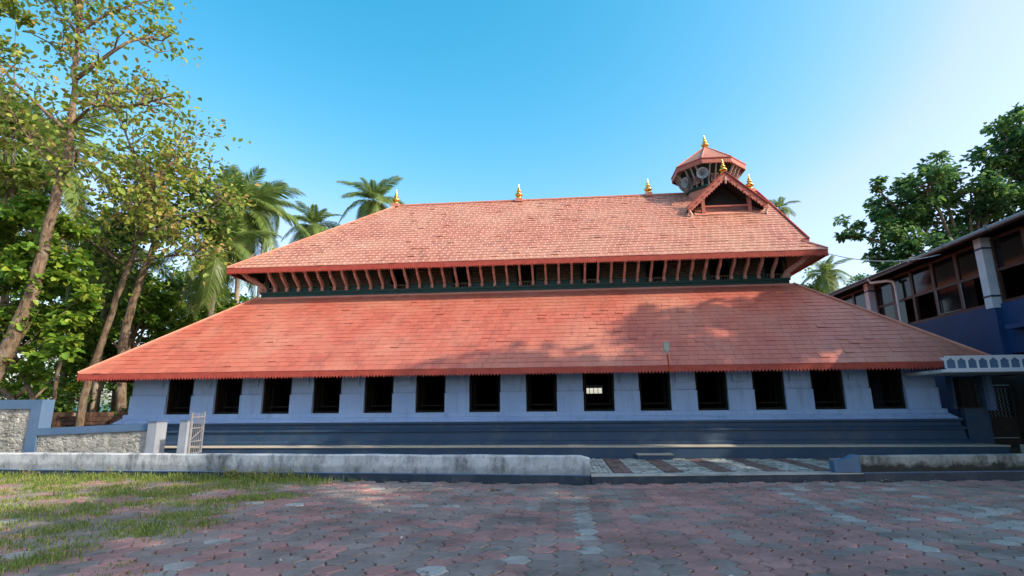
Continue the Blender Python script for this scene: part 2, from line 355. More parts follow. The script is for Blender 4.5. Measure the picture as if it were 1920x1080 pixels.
def tile_verts(x0, x1, s0, s1, lift, y0, z0, cs, sn, jit):
    # flat tile lying on the slope; its lower edge rides on the course below
    j = [random.uniform(-jit, jit) for _ in range(6)]
    def P(x, s, h): return (x, y0+s*cs-h*sn, z0+s*sn+h*cs)
    a = lift+j[0]; b = lift+j[1]; q = .004
    sl = s0+j[2]*1.2; sr = s0+j[3]*1.2
    return [P(x0, sl, -.012), P(x1, sr, -.012), P(x1, s1, -.02), P(x0, s1, -.02), P(x0, sl, a), P(x1, sr, b), P(x1, s1, q), P(x0, s1, q)]
BOXF = [(0,3,2,1),(4,5,6,7),(0,1,5,4),(1,2,6,5),(2,3,7,6),(3,0,4,7)]
def tile_field(parent, X0, X1, Y0, Z0, Y1, Z1, pitch, wid, mat, n_sep, right_limit=None, gap=.008, jit=.005, lift=.024, glint=False):
    L = math.hypot(Y1-Y0, Z1-Z0); cs, sn = (Y1-Y0)/L, (Z1-Z0)/L
    rows = int(round(L/pitch)); pitch = L/rows; fld = MB(); glints = MB(); cnt = 0
    for r in range(rows):
        s0 = r*pitch; s1 = s0+pitch+.01
        ins = (s0+pitch*.55)*cs
        xa = X0+ins-.02; xb = (X1-ins+.02) if right_limit is None else min(right_limit(s0), X1-ins+.02) if right_limit(s0) < 0 else right_limit(s0)
        x = xa-((r % 2)*.5+random.uniform(0, .12))*wid
        while x < xb:
            w = wid*random.uniform(.96, 1.04)
            a, b = max(x+gap/2, xa), min(x+w-gap/2, xb)
            if b-a > .05:
                lf = lift*random.uniform(.75, 1.3)*(2.1 if random.random() < .05 else 1)
                v = tile_verts(a, b, s0+(0 if r else -.04), s1, lf, Y0, Z0, cs, sn, jit)
                vis = -40 < proj(v[4])[0] < 1960
                if glint:
                    mv = tile_verts(b-.012, b+gap+.006, s0+.03, s1-.02, lf+.004, Y0, Z0, cs, sn, 0); glints.add(mv, BOXF)  # pale strip at each joint, painting the highlight on the tile's right edge
                if cnt < n_sep and vis:
                    tm = MB().add(v, BOXF); o = tm.build('tile', mat, parent, fix=False); cnt += 1
                else: fld.add(v, BOXF, random.random()*.999+.001)
            x += w
    if glint: tag(glints.build('tile_joint_glints', 'joint_glint', parent, fix=False), kind='stuff')
    return tag(fld.build('tile_field', mat, parent, fix=False), kind='stuff')
tile_field(low, LX0, LX1, LY, LZ, LYT, LZT, .225, .26, 'tile_low', 300, gap=.006, jit=.0035, lift=.013)
for x0, x1, sx in ((LX0, LX0+LYT-LY, 1), (LX1, LX1-(LYT-LY), -1)):   # hip caps
    MB().tube([(x0, LY, LZ+.02), (x1, LYT, LZT+.03)], .05, 6).build('hip_cap', 'tile_cap', low)
def valance(x0, x1, y, ztop, h, tooth, name, parent, mat='fascia'):
    m = MB(); x = x0; ns = max(1, int((x1-x0)/1.1)); zj = [random.uniform(-.012, .006) if 0 < i < ns else 0 for i in range(ns+1)]
    for i in range(ns):
        a, b = x0+(x1-x0)*i/ns, x0+(x1-x0)*(i+1)/ns; za, zb_ = zj[i], zj[i+1]
        m.add([(a, y, ztop-h+za), (b, y, ztop-h+zb_), (b, y+.035, ztop-h+zb_), (a, y+.035, ztop-h+za), (a, y, ztop), (b, y, ztop), (b, y+.035, ztop), (a, y+.035, ztop)], BOXF)
    while x < x1-tooth*.5:
        t2 = tooth*random.uniform(.9, 1.1); d = tooth*random.uniform(.6, .8); lean = random.uniform(-.012, .004)
        m.prism([(x, y-.004, ztop-h+.014), (x+t2, y-.004, ztop-h+.014), (x+t2/2, y-.004+lean, ztop-h-d)], (0, .02, 0)); x += t2
    return m.build(name, mat, parent)
fv = valance(LX0+.02, LX1-.02, LY-.03, LZ-.005, .17, .095, 'fascia', low)
for x in (LX0, LX1-.03): MB().box(x, x+.03, LY+.01, 2*RYC-LY, LZ-.2, LZ-.01).build('side_fascia', 'fascia', low)
m = MB(); x = LX0+.4
while x < LX1-.3: m.bar((x, LY+.02, LZ-.17), (x, WY-.1, LZ-.17+(WY-.1-LY)*ls), .06, .09); x += .62
m.build('eave_rafters', 'darkwood', low)

# --- upper storey
UX0, UX1, UY = -11.55, 8.2, 19.9
m = MB(); m.box(UX0-.06, UX1+.06, UY-.10, UY+.05, 5.80, 5.98); m.box(UX0-.1, UX1+.1, UY-.14, UY-.02, 5.98, 6.06)
m.box(UX0-.06, UX0+.1, UY+.05, 2*RYC-UY, 5.8, 6.06); m.box(UX1-.1, UX1+.06, UY+.05, 2*RYC-UY, 5.8, 6.06)
m.build('sill_beam', 'green', ms)
MB().box(UX0-.2, UX1+.2, UY-.2, UY-.05, 5.76, 5.84).build('flashing', 'tile_cap', ms)
core = MB()
for (x0, x1, y0, y1) in ((UX0, UX1, 2*RYC-UY-.06, 2*RYC-UY), (UX0, UX0+.06, UY+.1, 2*RYC-UY-.06), (UX1-.06, UX1, UY+.1, 2*RYC-UY-.06)): core.box(x0, x1, y0, y1, 5.9, 7.5)
UW = [atY(px, 515, UY).x for px in (523, 637, 750, 866, 987, 1107, 1230, 1350, 1455)]
core.box(UX0, UX1, UY+.9, UY+.95, 5.9, 7.9); core.box(UX0, UX1, UY+.05, UY+.95, 5.86, 5.92)
core.build('upper_wall', 'darkwood', ms)
ww = .42; z0u, z1u = 6.06, 7.5
bx = [UX0] + [e for w in UW for e in (w-ww, w+ww)] + [UX1]
for i in range(0, len(bx), 2):
    a, b = bx[i], bx[i+1]
    if b-a < .05: continue
    MB().box(a, b, UY+.03, UY+.06, z0u, z1u).build('bay_backing', 'darkwood', ms)
    MB().box(a, b, UY-.01, UY+.03, z0u, z0u+.17).build('dado_board', 'green', ms)
    for k in range(8):
        z = z0u+.18+k*.098
        MB().add([(a, UY-.045, z+.012), (b, UY-.045, z+.012), (b, UY+.015, z+.09), (a, UY+.015, z+.09), (a, UY+.03, z), (b, UY+.03, z), (b, UY+.03, z+.095), (a, UY+.03, z+.095)],
                 [(0,1,2,3),(4,7,6,5),(0,4,5,1),(3,2,6,7),(0,3,7,4),(1,5,6,2)]).build('slat', 'slat', ms)
for i, w in enumerate(UW):     # arched openings with a low rail of balusters
    m = MB(); n = 8; zs = 6.66; r = ww-.06
    arch = [(w-ww, zs)] + [(w-math.cos(math.pi*k/n)*r, zs+math.sin(math.pi*k/n)*r*.62) for k in range(n+1)] + [(w+ww, zs)]
    for k in range(len(arch)-1):
        (xa, za), (xb, zb) = arch[k], arch[k+1]
        if abs(xa-xb) > 1e-4: m.prism([(xa, UY+.0, za), (xb, UY+.0, zb), (xb, UY+.0, z1u), (xa, UY+.0, z1u)], (0, .06, 0))
    m.box(w-ww, w-r, UY, UY+.06, z0u, zs); m.box(w+r, w+ww, UY, UY+.06, z0u, zs)
    wo_ = m.build('arched_window', 'green', ms)
    m = MB().box(w-r, w+r, UY-.03, UY+.01, 6.21, 6.24)
    for k in range(7): m.box(w-r+.05+k*.11, w-r+.07+k*.11, UY-.02, UY, 6.06, 6.21)
    m.build('baluster_rail', 'slat', wo_)
    if i in (0, 1): MB().box(w-r+.03, w+r-.03, UY+.1, UY+.14, 6.07, 7.1).build('shutter', 'slat', wo_)

# --- upper roof: hip on the left, small gable over a hip skirt on the right
VX0, VX1, VY, VZ, VR = -12.56, 9.3, 18.92, 6.85, 11.03
us = (VR-VZ)/(RYC-VY); XG = 9.05
ub = 2*RYC-VY; hl = RYC-VY
YS = 19.5; ZSK = VZ+us*(YS-VY)
tv = [(VX0, VY, VZ), (VX1, VY, VZ), (VX1-.0-(YS-VY), YS, ZSK), (XG-1.0, RYC, VR), (VX0+hl, RYC, VR), (VX0, ub, VZ), (VX1, ub, VZ), (VX1-(YS-VY), 2*RYC-YS, ZSK)]
tv = [(x, y, z-.02) for x, y, z in tv]; bv = [(x, y, z-.1) for x, y, z in tv]
fs = [(0,1,2,3,4), (5,4,3,7,6), (0,4,5), (1,6,7,2), (2,7,3)]
up = MB().add(tv+bv, fs+[tuple(8+i for i in reversed(f)) for f in fs]+[(0,8,9,1), (1,9,14,6), (6,14,13,5), (5,13,8,0)]).build('upper_roof', 'tile_up', ms)
roof_frustum(VX0+.03, VX1-.03, VY+.03, VZ-.13, 1.1, VZ-.13+1.1*us, .012, 'soffit', 'darkwood', up)
roof_frustum(LX0+.03, LX1-.03, LY+.03, LZ-.13, 1.3, LZ-.13+1.3*ls, .012, 'soffit', 'darkwood', low)
cs2 = (RYC-VY)/math.hypot(RYC-VY, VR-VZ)
tile_field(up, VX0, VX1, VY, VZ, RYC, VR, .24, .25, 'tile_up', 0, right_limit=lambda s: (VX1-s*cs2) if s*cs2 < YS+.1-VY else XG, gap=.012, jit=.004, lift=.017, glint=True)
# gable slab overhanging at the right end
m = MB()
for sgn in (1, -1):
    ys = YS+.12 if sgn == 1 else 2*RYC-YS-.12; zz = VZ+us*(YS+.12-VY)
    q = [(XG-1.25, ys, zz-.02), (XG, ys, zz-.02), (XG, RYC, VR-.02), (XG-1.25, RYC, VR-.02)]
    m.prism(q, (0, 0, -.06))
gb = m.build('gable_roof', 'tile_up', ms)
valance(XG-.8, XG-.03, YS+.08, zz-.01, .12, .1, 'gable_fascia', gb)
g0 = [(XG-.25, YS+.4, zz-.1), (XG-.25, 2*RYC-YS-.4, zz-.1), (XG-.25, RYC, VR-.1)]
MB().prism(g0, (-.05, 0, 0)).build('gable_wall', 'darkwood', gb)
for sgn in (1, -1):
    ys = YS+.1 if sgn == 1 else 2*RYC-YS-.1
    MB().bar((XG-.02, ys, zz-.02), (XG-.02, RYC, VR-.02), .04, .16).build('bargeboard', 'fascia', gb)
MB().tube([(VX0, VY, VZ+.02), (VX0+hl, RYC, VR+.03)], .05, 6).build('hip_cap', 'tile_cap', up)
MB().tube([(VX1, VY, VZ+.03), (VX1-(YS-VY), YS, ZSK+.03)], .045, 6).build('hip_cap', 'tile_cap', up)
MB().tube([(VX0+hl-.05, RYC, VR+.03), (XG, RYC, VR+.04)], .06, 6).build('ridge_cap', 'tile_cap', up)
valance(VX0+.02, VX1-.02, VY-.03, VZ-.005, .19, .08, 'fascia', up)
for x in (VX0, VX1-.03): MB().box(x, x+.03, VY+.01, ub, VZ-.22, VZ-.01).build('side_fascia', 'fascia', up)
m = MB(); x = VX0+.25
while x < VX1-.2: m.bar((x, VY+.02, VZ-.16), (x, UY+.3, VZ-.16+(UY+.3-VY)*us), .05, .08); x += .49
m.build('eave_rafters', 'slat', up)
# carved S brackets
ctr = [(-.03, .0, .10), (.0, .1, .10), (.02, .17, .075), (.06, .24, .085), (.16, .33, .085), (.29, .42, .08), (.42, .50, .075), (.50, .58, .065), (.55, .66, .065), (.64, .74, .07), (.76, .79, .05)]
def bracket_mesh(k=1.0, th=.075):
    L_, R__ = [], []
    for i, (u, w, h) in enumerate(ctr):
        a = ctr[max(i-1, 0)]; b = ctr[min(i+1, len(ctr)-1)]; t = Vector((b[0]-a[0], b[1]-a[1])).normalized(); nx, ny = -t.y, t.x
        L_.append((u+nx*h*.95, w+ny*h*.95)); R__.append((u-nx*h*.95, w-ny*h*.95))
    m = MB(); n = len(ctr); vs = []
    for s_ in (-1, 1):
        for (u, w) in L_+R__: vs.append((s_*th/2, -u*k, w*k))
    N = 2*n; fs = []
    for i in range(n-1):
        fs += [(i, i+1, n+i+1, n+i), (N+n+i, N+n+i+1, N+i+1, N+i), (i, N+i, N+i+1, i+1), (n+i+1, N+n+i+1, N+n+i, n+i)]
    fs += [(0, n, N+n, N), (n-1, N+n-1, N+2*n-1, 2*n-1)]
    m.add(vs, fs)
    m.lathe([(.05*k, 0), (.075*k, .03*k), (.05*k, .07*k), (.075*k, .12*k), (.045*k, .16*k)], (0, -.07*k, 0), 8)
    m.lathe([(.03*k, 0), (.045*k, .02*k), (.03*k, .05*k)], (0, -.56*k, .56*k), 6)
    return m
brk = bracket_mesh().mesh('bracket', 'bracket')
bm_ = bmesh.new(); bm_.from_mesh(brk); bmesh.ops.recalc_face_normals(bm_, faces=bm_.faces); bm_.to_mesh(brk); bm_.free()
brk2 = brk.copy(); brk2.materials.clear(); brk2.materials.append(MAT['turretwood'])
nb = 42
for i in range(nb):
    o = link('bracket', brk, ms); x = UX0+.02+(UX1-UX0-.04)*i/(nb-1)
    o.location = (x, UY-.05, 6.055); o.scale = (1, 1.06, .93)
    if i == 0: o.rotation_euler.z = R_(-40); o.scale = (1, 1.4, .93)
    if i == nb-1: o.rotation_euler.z = R_(40); o.scale = (1, 1.4, .93)
for sx, x in ((-1, UX0), (1, UX1)):
    for k in range(4):
        o = link('bracket', brk, ms); o.location = (x+sx*.02, UY+.45+k*.9, 6.055); o.rotation_euler.z = R_(90*sx); o.scale = (1, 1.06, .93)

# --- finials
FIN = [(.13, 0), (.13, .05), (.05, .07), (.09, .11), (.155, .17), (.165, .21), (.13, .27), (.045, .31), (.085, .35), (.105, .39), (.08, .43), (.035, .46), (.06, .49), (.065, .52), (.03, .555), (.035, .6), (.012, .75), (.004, .82)]
finm = MB().lathe(FIN, (0, 0, 0), 14); fin_me = finm.mesh('finial', 'gold', True)
def finial(x, y, z, k, parent):
    o = link('finial', fin_me, parent); o.location = (x, y, z); o.scale = (k*1.2, k*1.2, k); return o
for x in (-7.66, -1.75, 4.22, 8.75):
    MB().box(x-.16, x+.16, RYC-.16, RYC+.16, VR-.05, VR+.12).build('finial_base', 'tile_cap', up); finial(x, RYC, VR+.12, .95, up)

# --- turret
TX, TY = 6.93, 23.85; A0 = math.pi/8
tur = MB().lathe([(1.10, 9.6), (1.06, 10.95)], (TX, TY, 0), 8, A0).build('turret', 'tile_cap', ms)
MB().lathe([(1.08, 10.9), (1.12, 10.98), (1.1, 11.04), (1.0, 11.04)], (TX, TY, 0), 8, A0).build('turret_ring', 'green', tur)
MB().lathe([(.9, 11.0), (.9, 11.6), (1.25, 12.1)], (TX, TY, 0), 8, A0).build('turret_lantern', 'green', tur)
EZ, ER = 12.06, 1.63
MB().lathe([(ER, EZ), (ER*.52, EZ+.6), (.12, 13.22), (.05, 13.24)], (TX, TY, 0), 8, A0).build('turret_roof', 'tile_up', tur)
for k in range(8):
    a0, a1 = A0+k*math.pi/4, A0+(k+1)*math.pi/4
    p0 = Vector((TX+ER*.99*math.cos(a0), TY+ER*.99*math.sin(a0), 0)); p1 = Vector((TX+ER*.99*math.cos(a1), TY+ER*.99*math.sin(a1), 0))
    nrm = Vector((math.cos((a0+a1)/2), math.sin((a0+a1)/2), 0))
    m = MB().prism([p0+Vector((0,0,EZ-.005)), p1+Vector((0,0,EZ-.005)), p1+Vector((0,0,EZ-.2)), p0+Vector((0,0,EZ-.2))], -nrm*.03)
    for j in range(14):
        q0 = p0.lerp(p1, j/14); q1 = p0.lerp(p1, (j+1)/14)
        m.prism([q0+Vector((0,0,EZ-.2)), q1+Vector((0,0,EZ-.2)), (q0+q1)/2+Vector((0,0,EZ-.26))], -nrm*.025)
    m.build('turret_fascia', 'barge', tur)
    MB().bar(p0+Vector((0,0,EZ+.0)), p1+Vector((0,0,EZ+.0)), .05, .04).build('turret_drip', 'fascia', tur)
    MB().tube([p0+Vector((0,0,EZ+.03)), (TX+.1*math.cos(a0), TY+.1*math.sin(a0), 13.24)], .03, 5).build('turret_hip', 'tile_cap', tur)
    for j in range(3):
        f_ = (j+.5)/3; c0 = Vector((TX+1.02*math.cos(a0), TY+1.02*math.sin(a0), 11.03)).lerp(Vector((TX+1.02*math.cos(a1), TY+1.02*math.sin(a1), 11.03)), f_)
        o = link('turret_bracket', brk2, tur); o.location = c0; o.rotation_euler.z = math.atan2(nrm.y, nrm.x)+math.pi/2; o.scale = (.55, .66, 1.05)
    c0 = Vector((TX, TY, 11.05))+nrm*1.02; tg = Vector((-nrm.y, nrm.x, 0))
    m = MB()
    m.bar(c0-tg*.17+Vector((0,0,.16)), c0+tg*.17+Vector((0,0,.16)), .03); m.bar(c0-tg*.17+Vector((0,0,.48)), c0+tg*.17+Vector((0,0,.48)), .03)
    for j in range(6): m.bar(c0+tg*(-.15+.06*j)+Vector((0,0,.16)), c0+tg*(-.15+.06*j)+Vector((0,0,.48)), .018)
    m.build('turret_railing', 'bracket', tur)
finial(TX, TY, 13.2, .9, tur)

# --- dormer gable on the front slope
DX, DY, DZ, DH, DW = 6.98, 21.78, 9.52, 10.98, 1.56
m = MB()
for s_ in (-1, 1):
    a = Vector((DX+s_*DW, DY-.12, DZ+.02)); b = Vector((DX, DY-.12, DH)); yb0 = VY+(DZ-VZ)/us; yb1 = RYC
    m.prism([a, b, Vector((DX, yb1, DH)), Vector((DX+s_*DW, yb0+.1, DZ+.02))], (0, 0, .07))
dor = m.build('dormer', 'tile_up', ms)
MB().prism([(DX-DW*.9, DY+.7, DZ+.0), (DX+DW*.9, DY+.7, DZ+.0), (DX, DY+.7, DH-.06)], (0, .05, 0)).build('dormer_back', 'darkwood', dor)
for s_ in (-1, 1): MB().prism([(DX+s_*DW*.98, DY-.1, DZ+.012), (DX, DY-.1, DH-.008), (DX, DY+.7, DH-.008), (DX+s_*DW*.98, DY+.7, DZ+.012)], (0, 0, -.03)).build('dormer_soffit', 'darkwood', dor)
MB().box(DX-.95, DX+.95, DY+.05, DY+.13, DZ+.1, DZ+.16).build('dormer_rail', 'barge', dor)
m = MB(); m.add([(DX-1.3, DY-.05, VZ+us*(DY-.05-VY)+.05), (DX+1.3, DY-.05, VZ+us*(DY-.05-VY)+.05), (DX+1.3, DY+.86, VZ+us*(DY+.86-VY)+.05), (DX-1.3, DY+.86, VZ+us*(DY+.86-VY)+.05)], [(0,1,2,3)]); m.build('dormer_floor', 'tile_cap', dor)
for s_ in (-1, 1):
    a = Vector((DX+s_*(DW+.03), DY-.15, DZ+.03)); b = Vector((DX, DY-.15, DH+.05)); d = (b-a).normalized(); nn = Vector((d.z, 0, -d.x))*(1 if s_ < 0 else -1)
    m = MB().prism([a, b, b-Vector((0,0,.26)), a-nn*(-.0)+Vector((s_*-.02, 0, -.2))], (0, .04, 0)); L = (b-a).length; n = 15
    low0 = a+Vector((s_*-.02, 0, -.2)); low1 = b-Vector((0,0,.26))
    for j in range(n):
        q0 = low0.lerp(low1, j/n); q1 = low0.lerp(low1, (j+1)/n)
        m.prism([q0, q1, (q0+q1)/2+Vector((0, 0, -.07))], (0, .03, 0))
    bb = m.build('bargeboard', 'barge', dor)
    for j in range(6):
        q = a.lerp(b, (j+.6)/6.6)+Vector((0, -.012, -.12)); MB().lathe([(.0, 0), (.035, .0), (.035, .02)], (0, 0, 0), 8).build('rosette', 'fascia', bb).matrix_local = Matrix.Translation(q) @ Matrix.Rotation(R_(90), 4, 'X')
    MB().tube([low0+Vector((s_*-.02, .02, .05)), low0+Vector((s_*-.1, .02, -.1)), low0+Vector((s_*-.06, .02, -.22)), low0+Vector((s_*.0, .02, -.3))], [.06, .06, .05, .07], 6).build('carved_drop', 'bracket', bb)
    MB().bar((DX+s_*.93, DY+.1, VZ+us*(DY+.1-VY)-.02), (DX+s_*.93, DY+.1, DZ+.5), .14).build('dormer_post', 'barge', dor)
MB().bar(a*0+Vector((DX-DW-.05, DY-.13, DZ+.09)), Vector((DX, DY-.13, DH+.11)), .12, .03).build('verge_cap', 'fascia', dor)
MB().bar(Vector((DX+DW+.05, DY-.13, DZ+.09)), Vector((DX, DY-.13, DH+.115)), .12, .03).build('verge_cap', 'fascia', dor)
MB().lathe([(.02, 0), (.05, .05), (.03, .1), (.06, .18), (.03, .28), (.05, .33)], (DX, DY-.14, DH-.45), 8).build('pendant', 'bracket', dor)
finial(DX, DY+.02, DH+.06, .85, dor)

# ------------------------------------------------------------------ loudspeakers on the turret
def speaker(loc, aim, k, label):
    t = thing('loudspeaker', label, 'loudspeaker', None, loc)
    d = Vector(aim).normalized(); q = d.to_track_quat('Z', 'Y'); t.rotation_euler = q.to_euler()
    n = 18; prof = [(.045, -.28), (.05, -.1), (.08, .0), (.14, .1), (.22, .17), (.25, .19), (.25, .205), (.21, .18), (.13, .11), (.06, .02), (.03, -.05)]
    MB().lathe([(r*k, z*k) for r, z in prof], (0, 0, 0), n).build('horn', 'grey', t, True)
    MB().lathe([(.08*k, -.42*k), (.09*k, -.4*k), (.09*k, -.27*k), (.05*k, -.25*k)], (0, 0, 0), 14).build('driver', 'grey', t, True)
    MB().bar((0, .02, -.3*k), (0, -.3, -.3*k), .03).build('mount', 'grey', t)
p = atY(1317, 327, TY-1.38); speaker(p, (-.25, -1, -.08), 1.0, 'grey horn loudspeaker on the front of the octagonal turret, mouth fully visible')
p = atY(1290, 343, TY-.55); speaker(p, (-1, -.5, -.08), .95, 'grey horn loudspeaker on the shaded side of the turret, seen edge on')

# ------------------------------------------------------------------ lamp on the lower eave
t = thing('eave_lamp', 'grey flat lamp head on a thin red pole rising from the lower eave', 'lamp')
a = Vector((3.11, LY-.07, LZ-.16)); b = atY(1251, 664, LY-.35)
MB().tube([a+Vector((0,.06,-.02)), a, a.lerp(b, .5), b], .022, 8).build('pole', 'redpole', t)
hd = atY(1250, 651, LY-.42)
m = MB(); w, h = .085, .15; dz = Vector((0, -.04, 0))
pl = [(-w, h*.85), (-w*.85, h), (w*.85, h), (w, h*.85), (w, -h*.55), (w*.45, -h), (-w*.45, -h), (-w, -h*.55)]
m.prism([hd+Vector((u, 0, v)) for u, v in pl], (0, .06, 0)); hdo = m.build('lamp_head', 'grey', t)
MB().prism([hd+Vector((u*.8, -.006, v*.78)) for u, v in pl], (0, .012, 0)).build('lamp_lens', 'lens', hdo)
MB().bar(a+Vector((-.1, .03, .0)), a+Vector((.1, .03, .0)), .05).build('clamp', 'redpole', t)

# ================================================================== BLUE SIDE BUILDING (runs back beside the mosque)
BX, BY0, BY1 = 13.5, 11.0, 29.0
sb = thing('side_building', 'blue two-storey building with brown glazing, white columns and dark sheet roof', 'building')
ZSL, ZEV = 4.58, 6.75
m = MB(); m.box(BX, BX+.25, BY0, BY1, 3.05, ZSL); m.box(BX, BX+.25, 18.6, BY1, 0, 3.05); m.box(BX+.25, BX+7, BY1-.25, BY1, 0, 7.0)
m.box(BX+.25, BX+7, BY0, BY0+.25, 0, 7.0); m.box(BX+6.75, BX+7, BY0+.25, BY1-.25, 0, 7.0); m.build('wall', 'blue', sb)
MB().box(BX+.26, BX+6.7, BY0+.3, BY1-.3, 4.3, 4.45).build('upper_floor', 'inside', sb)
MB().box(BX+.3, BX+6.7, BY0+.3, BY1-.3, 6.95, 7.0).build('inner_ceiling', 'inside', sb)
MB().box(BX+3.2, BX+3.3, BY0+.3, BY1-.3, 4.45, 6.95).build('inner_wall', 'inside', sb)
cols = [11.3, 17.8, 24.3]
for cy in cols:
    c = MB().box(BX-.22, BX+.1, cy-.15, cy+.15, ZSL-.12, ZEV-.05).build('column', 'white', sb)
    for zz in (ZSL+.22, ZEV-.42): MB().box(BX-.232, BX+.1, cy-.162, cy+.162, zz, zz+.06).build('band', 'plinth', c)
    MB().box(BX-.2, BX, cy-.17, cy+.17, 3.0, ZSL-.12).build('column_base', 'blue', sb)
# ledge and boxed recess under the near bay
MB().box(BX-.35, BX, 12.0, 17.2, 3.72, 3.85).build('sunshade', 'blue', sb)
# glazing bays
def glaze(y0, y1, n, opens):
    fw = .07; step = (y1-y0)/n
    zt, zm = ZEV-.12, 5.62
    for i in range(n):
        a, b = y0+i*step, y0+(i+1)*step
        f = MB(); x0, x1 = BX+.02, BX+.12
        f.box(x0, x1, a, a+fw, ZSL, zt); f.box(x0, x1, b-fw, b, ZSL, zt)
        for zz in (ZSL, zm-.05, zt-.07): f.box(x0+.003, x1-.003, a+fw, b-fw, zz, zz+.09)
        fo = f.build('window_frame', 'brown', sb)
        MB().box(BX+.06, BX+.07, a+fw, b-fw, zm+.04, zt-.07).build('pane', 'glass', fo)
        k = opens[i % len(opens)]
        if k == 0: MB().box(BX+.06, BX+.07, a+fw, b-fw, ZSL+.09, zm-.05).build('pane', 'glass', fo)
        elif k == 1: MB().box(BX+.06, BX+.07, (a+b)/2, b-fw, ZSL+.09, zm-.05).build('pane', 'glass', fo)
        if k != 2: MB().bar((BX+.0, b-fw-.03, ZSL+.1), (BX+.0, b-fw-.03, zm-.06), .025).build('sash_bar', 'steel', fo)
        if k == 0: MB().bar((BX+.0, a+fw, ZSL+.11), (BX+.0, b-fw-.03, ZSL+.11), .025).build('sash_bar', 'steel', fo)
glaze(18.0, 24.1, 5, [1, 0, 2, 1, 0]); glaze(11.5, 17.6, 5, [0, 2, 0, 1, 2]); glaze(24.5, 28.6, 3, [0, 2, 1])
# corrugated roof
def wave_roof():
    x0, x1, z0, z1 = BX-.62, BX+3.8, ZEV+.02, ZEV+1.75; n = 720; vs, fs = [], []
    ys = [BY0-.5+(BY1+1.0-BY0)*i/n for i in range(n+1)]
    for sgn in (0, 1):
        for i, y in enumerate(ys):
            h = .028*math.sin(i*math.pi/2)
            vs += [(x0, y, z0+h-.012*sgn), (x1, y, z1+h-.012*sgn)]
    N = 2*(n+1)
    for i in range(n): fs += [(2*i, 2*i+1, 2*i+3, 2*i+2), (N+2*i, N+2*i+2, N+2*i+3, N+2*i+1), (2*i, 2*i+2, N+2*i+2, N+2*i)]
    m = MB().add(vs, fs); m.add([(x1, BY0-.5, z1), (x1+4, BY0-.5, z0), (x1+4, BY1+.5, z0), (x1, BY1+.5, z1)], [(0,1,2,3)])
    return m.build('roof', 'sheet', sb)
rf = wave_roof()
MB().prism([(BX+.0, BY1-.0, ZEV+.0), (BX+7, BY1, ZEV+.0), (BX+3.8, BY1, ZEV+1.65)], (0, -.1, 0)).build('gable_wall', 'blue', sb)
m = MB(); y = BY0
while y < BY1: m.bar((BX-.55, y, ZEV-.04), (BX+.3, y, ZEV+.28), .05, .09); y += 1.15
m.build('rafters', 'brown', sb)
MB().box(BX-.58, BX-.54, BY0, BY1, ZEV-.12, ZEV-.0).build('eave_board', 'brown', sb)
MB().tube([(BX-.66, BY0, ZEV-.02), (BX-.66, 20.5, ZEV-.04)], .07, 8).build('gutter', 'grey', sb)
for y in (12.5, 14.6, 16.7, 18.6, 20.3): MB().box(BX-.75, BX-.57, y-.03, y+.03, ZEV-.1, ZEV+.07).build('gutter_strap', 'steel', sb)
a = Vector((BX-.5, 23.9, ZEV-.1))
MB().tube([(BX-.55, 23.4, ZEV-.02), (BX-.52, 23.3, ZEV-.22), (BX-.3, 22.6, ZEV-.3), (BX-.12, 22.5, ZEV-.36), (BX-.1, 22.45, ZEV-.6), (BX-.1, 22.45, 3.2)], .055, 8).build('downpipe', 'pipe', sb)

# ------------------------------------------------------------------ entrance canopy between the mosque and the blue building
CY = 15.3
cz0, cz1 = 2.47, 2.81
cp = thing('entrance_canopy', 'flat white canopy with a row of pointed arches along its parapet', 'canopy')
cx0 = 10.06
MB().box(cx0-.1, 14.2, CY+.06, 17.0, 2.38, 2.47).build('slab', 'concrete', cp)
MB().box(cx0, 14.2, CY, CY+.06, cz0, cz1).build('parapet', 'bluetrim', cp)
MB().box(cx0-.1, 14.2, CY-.03, CY+.07, cz0-.075, cz0).build('edge_beam', 'white', cp)
sp = .262; i = 0; x = cx0
MB().box(cx0-.01, 14.2, CY-.025, CY, cz1-.035, cz1+.012).build('top_rail', 'white', cp)
MB().box(cx0-.01, 14.2, CY-.025, CY, cz0, cz0+.025).build('bottom_rail', 'white', cp)
while x < 14.0:
    m = MB(); y = CY-.022; w = .05
    m.box(x-w/2, x+w/2, y, CY, cz0+.025, cz1-.035)
    for sgn in (-1, 1):
        X = x+sgn*w/2; e = x+sgn*(sp/2)
        m.prism([(X, y+.001, cz1-.12), (X, y+.001, cz1-.034), (e, y+.001, cz1-.034), (e, y+.001, cz1-.045), (X+sgn*.04, y+.001, cz1-.1)], (0, .02, 0))
    m.build('arch_post', 'white', cp); x += sp
# link wall with diamond lattice and the dark porch
pw = thing('porch_wall', 'dark blue porch wall with lattice opening under the white canopy', 'wall')
px0, px1 = 11.16, 11.98
m = MB(); m.box(WX1+.45, px1+.06, 16.9, 17.1, 0, 1.45); m.box(WX1+.28, px0-.0, 16.9, 17.1, 1.45, 2.4); m.box(px1, px1+.1, 16.9, 17.1, 1.45, 2.4); m.build('wall', 'plinth', pw)
def lattice(name, x0, x1, z0, z1, y, step, parent, mat):
    m = MB(); n = int((x1-x0)/step)
    for i in range(n+1):
        x = x0+i*step; pts = []; k = 0; z = z0
        while z <= z1+.001: pts.append((x+(.24 if k % 2 else -.24)*step, y, z)); z += step*.55; k += 1
        m.tube(pts, .009, 4, False)
    m.box(x0-.02, x1+.02, y-.015, y+.015, z0-.03, z0); m.box(x0-.02, x1+.02, y-.015, y+.015, z1, z1+.03)
    return m.build(name, mat, parent)
lattice('lattice', px0+.03, px1-.03, 1.48, 2.38, 17.0, .085, pw, 'darkwood')
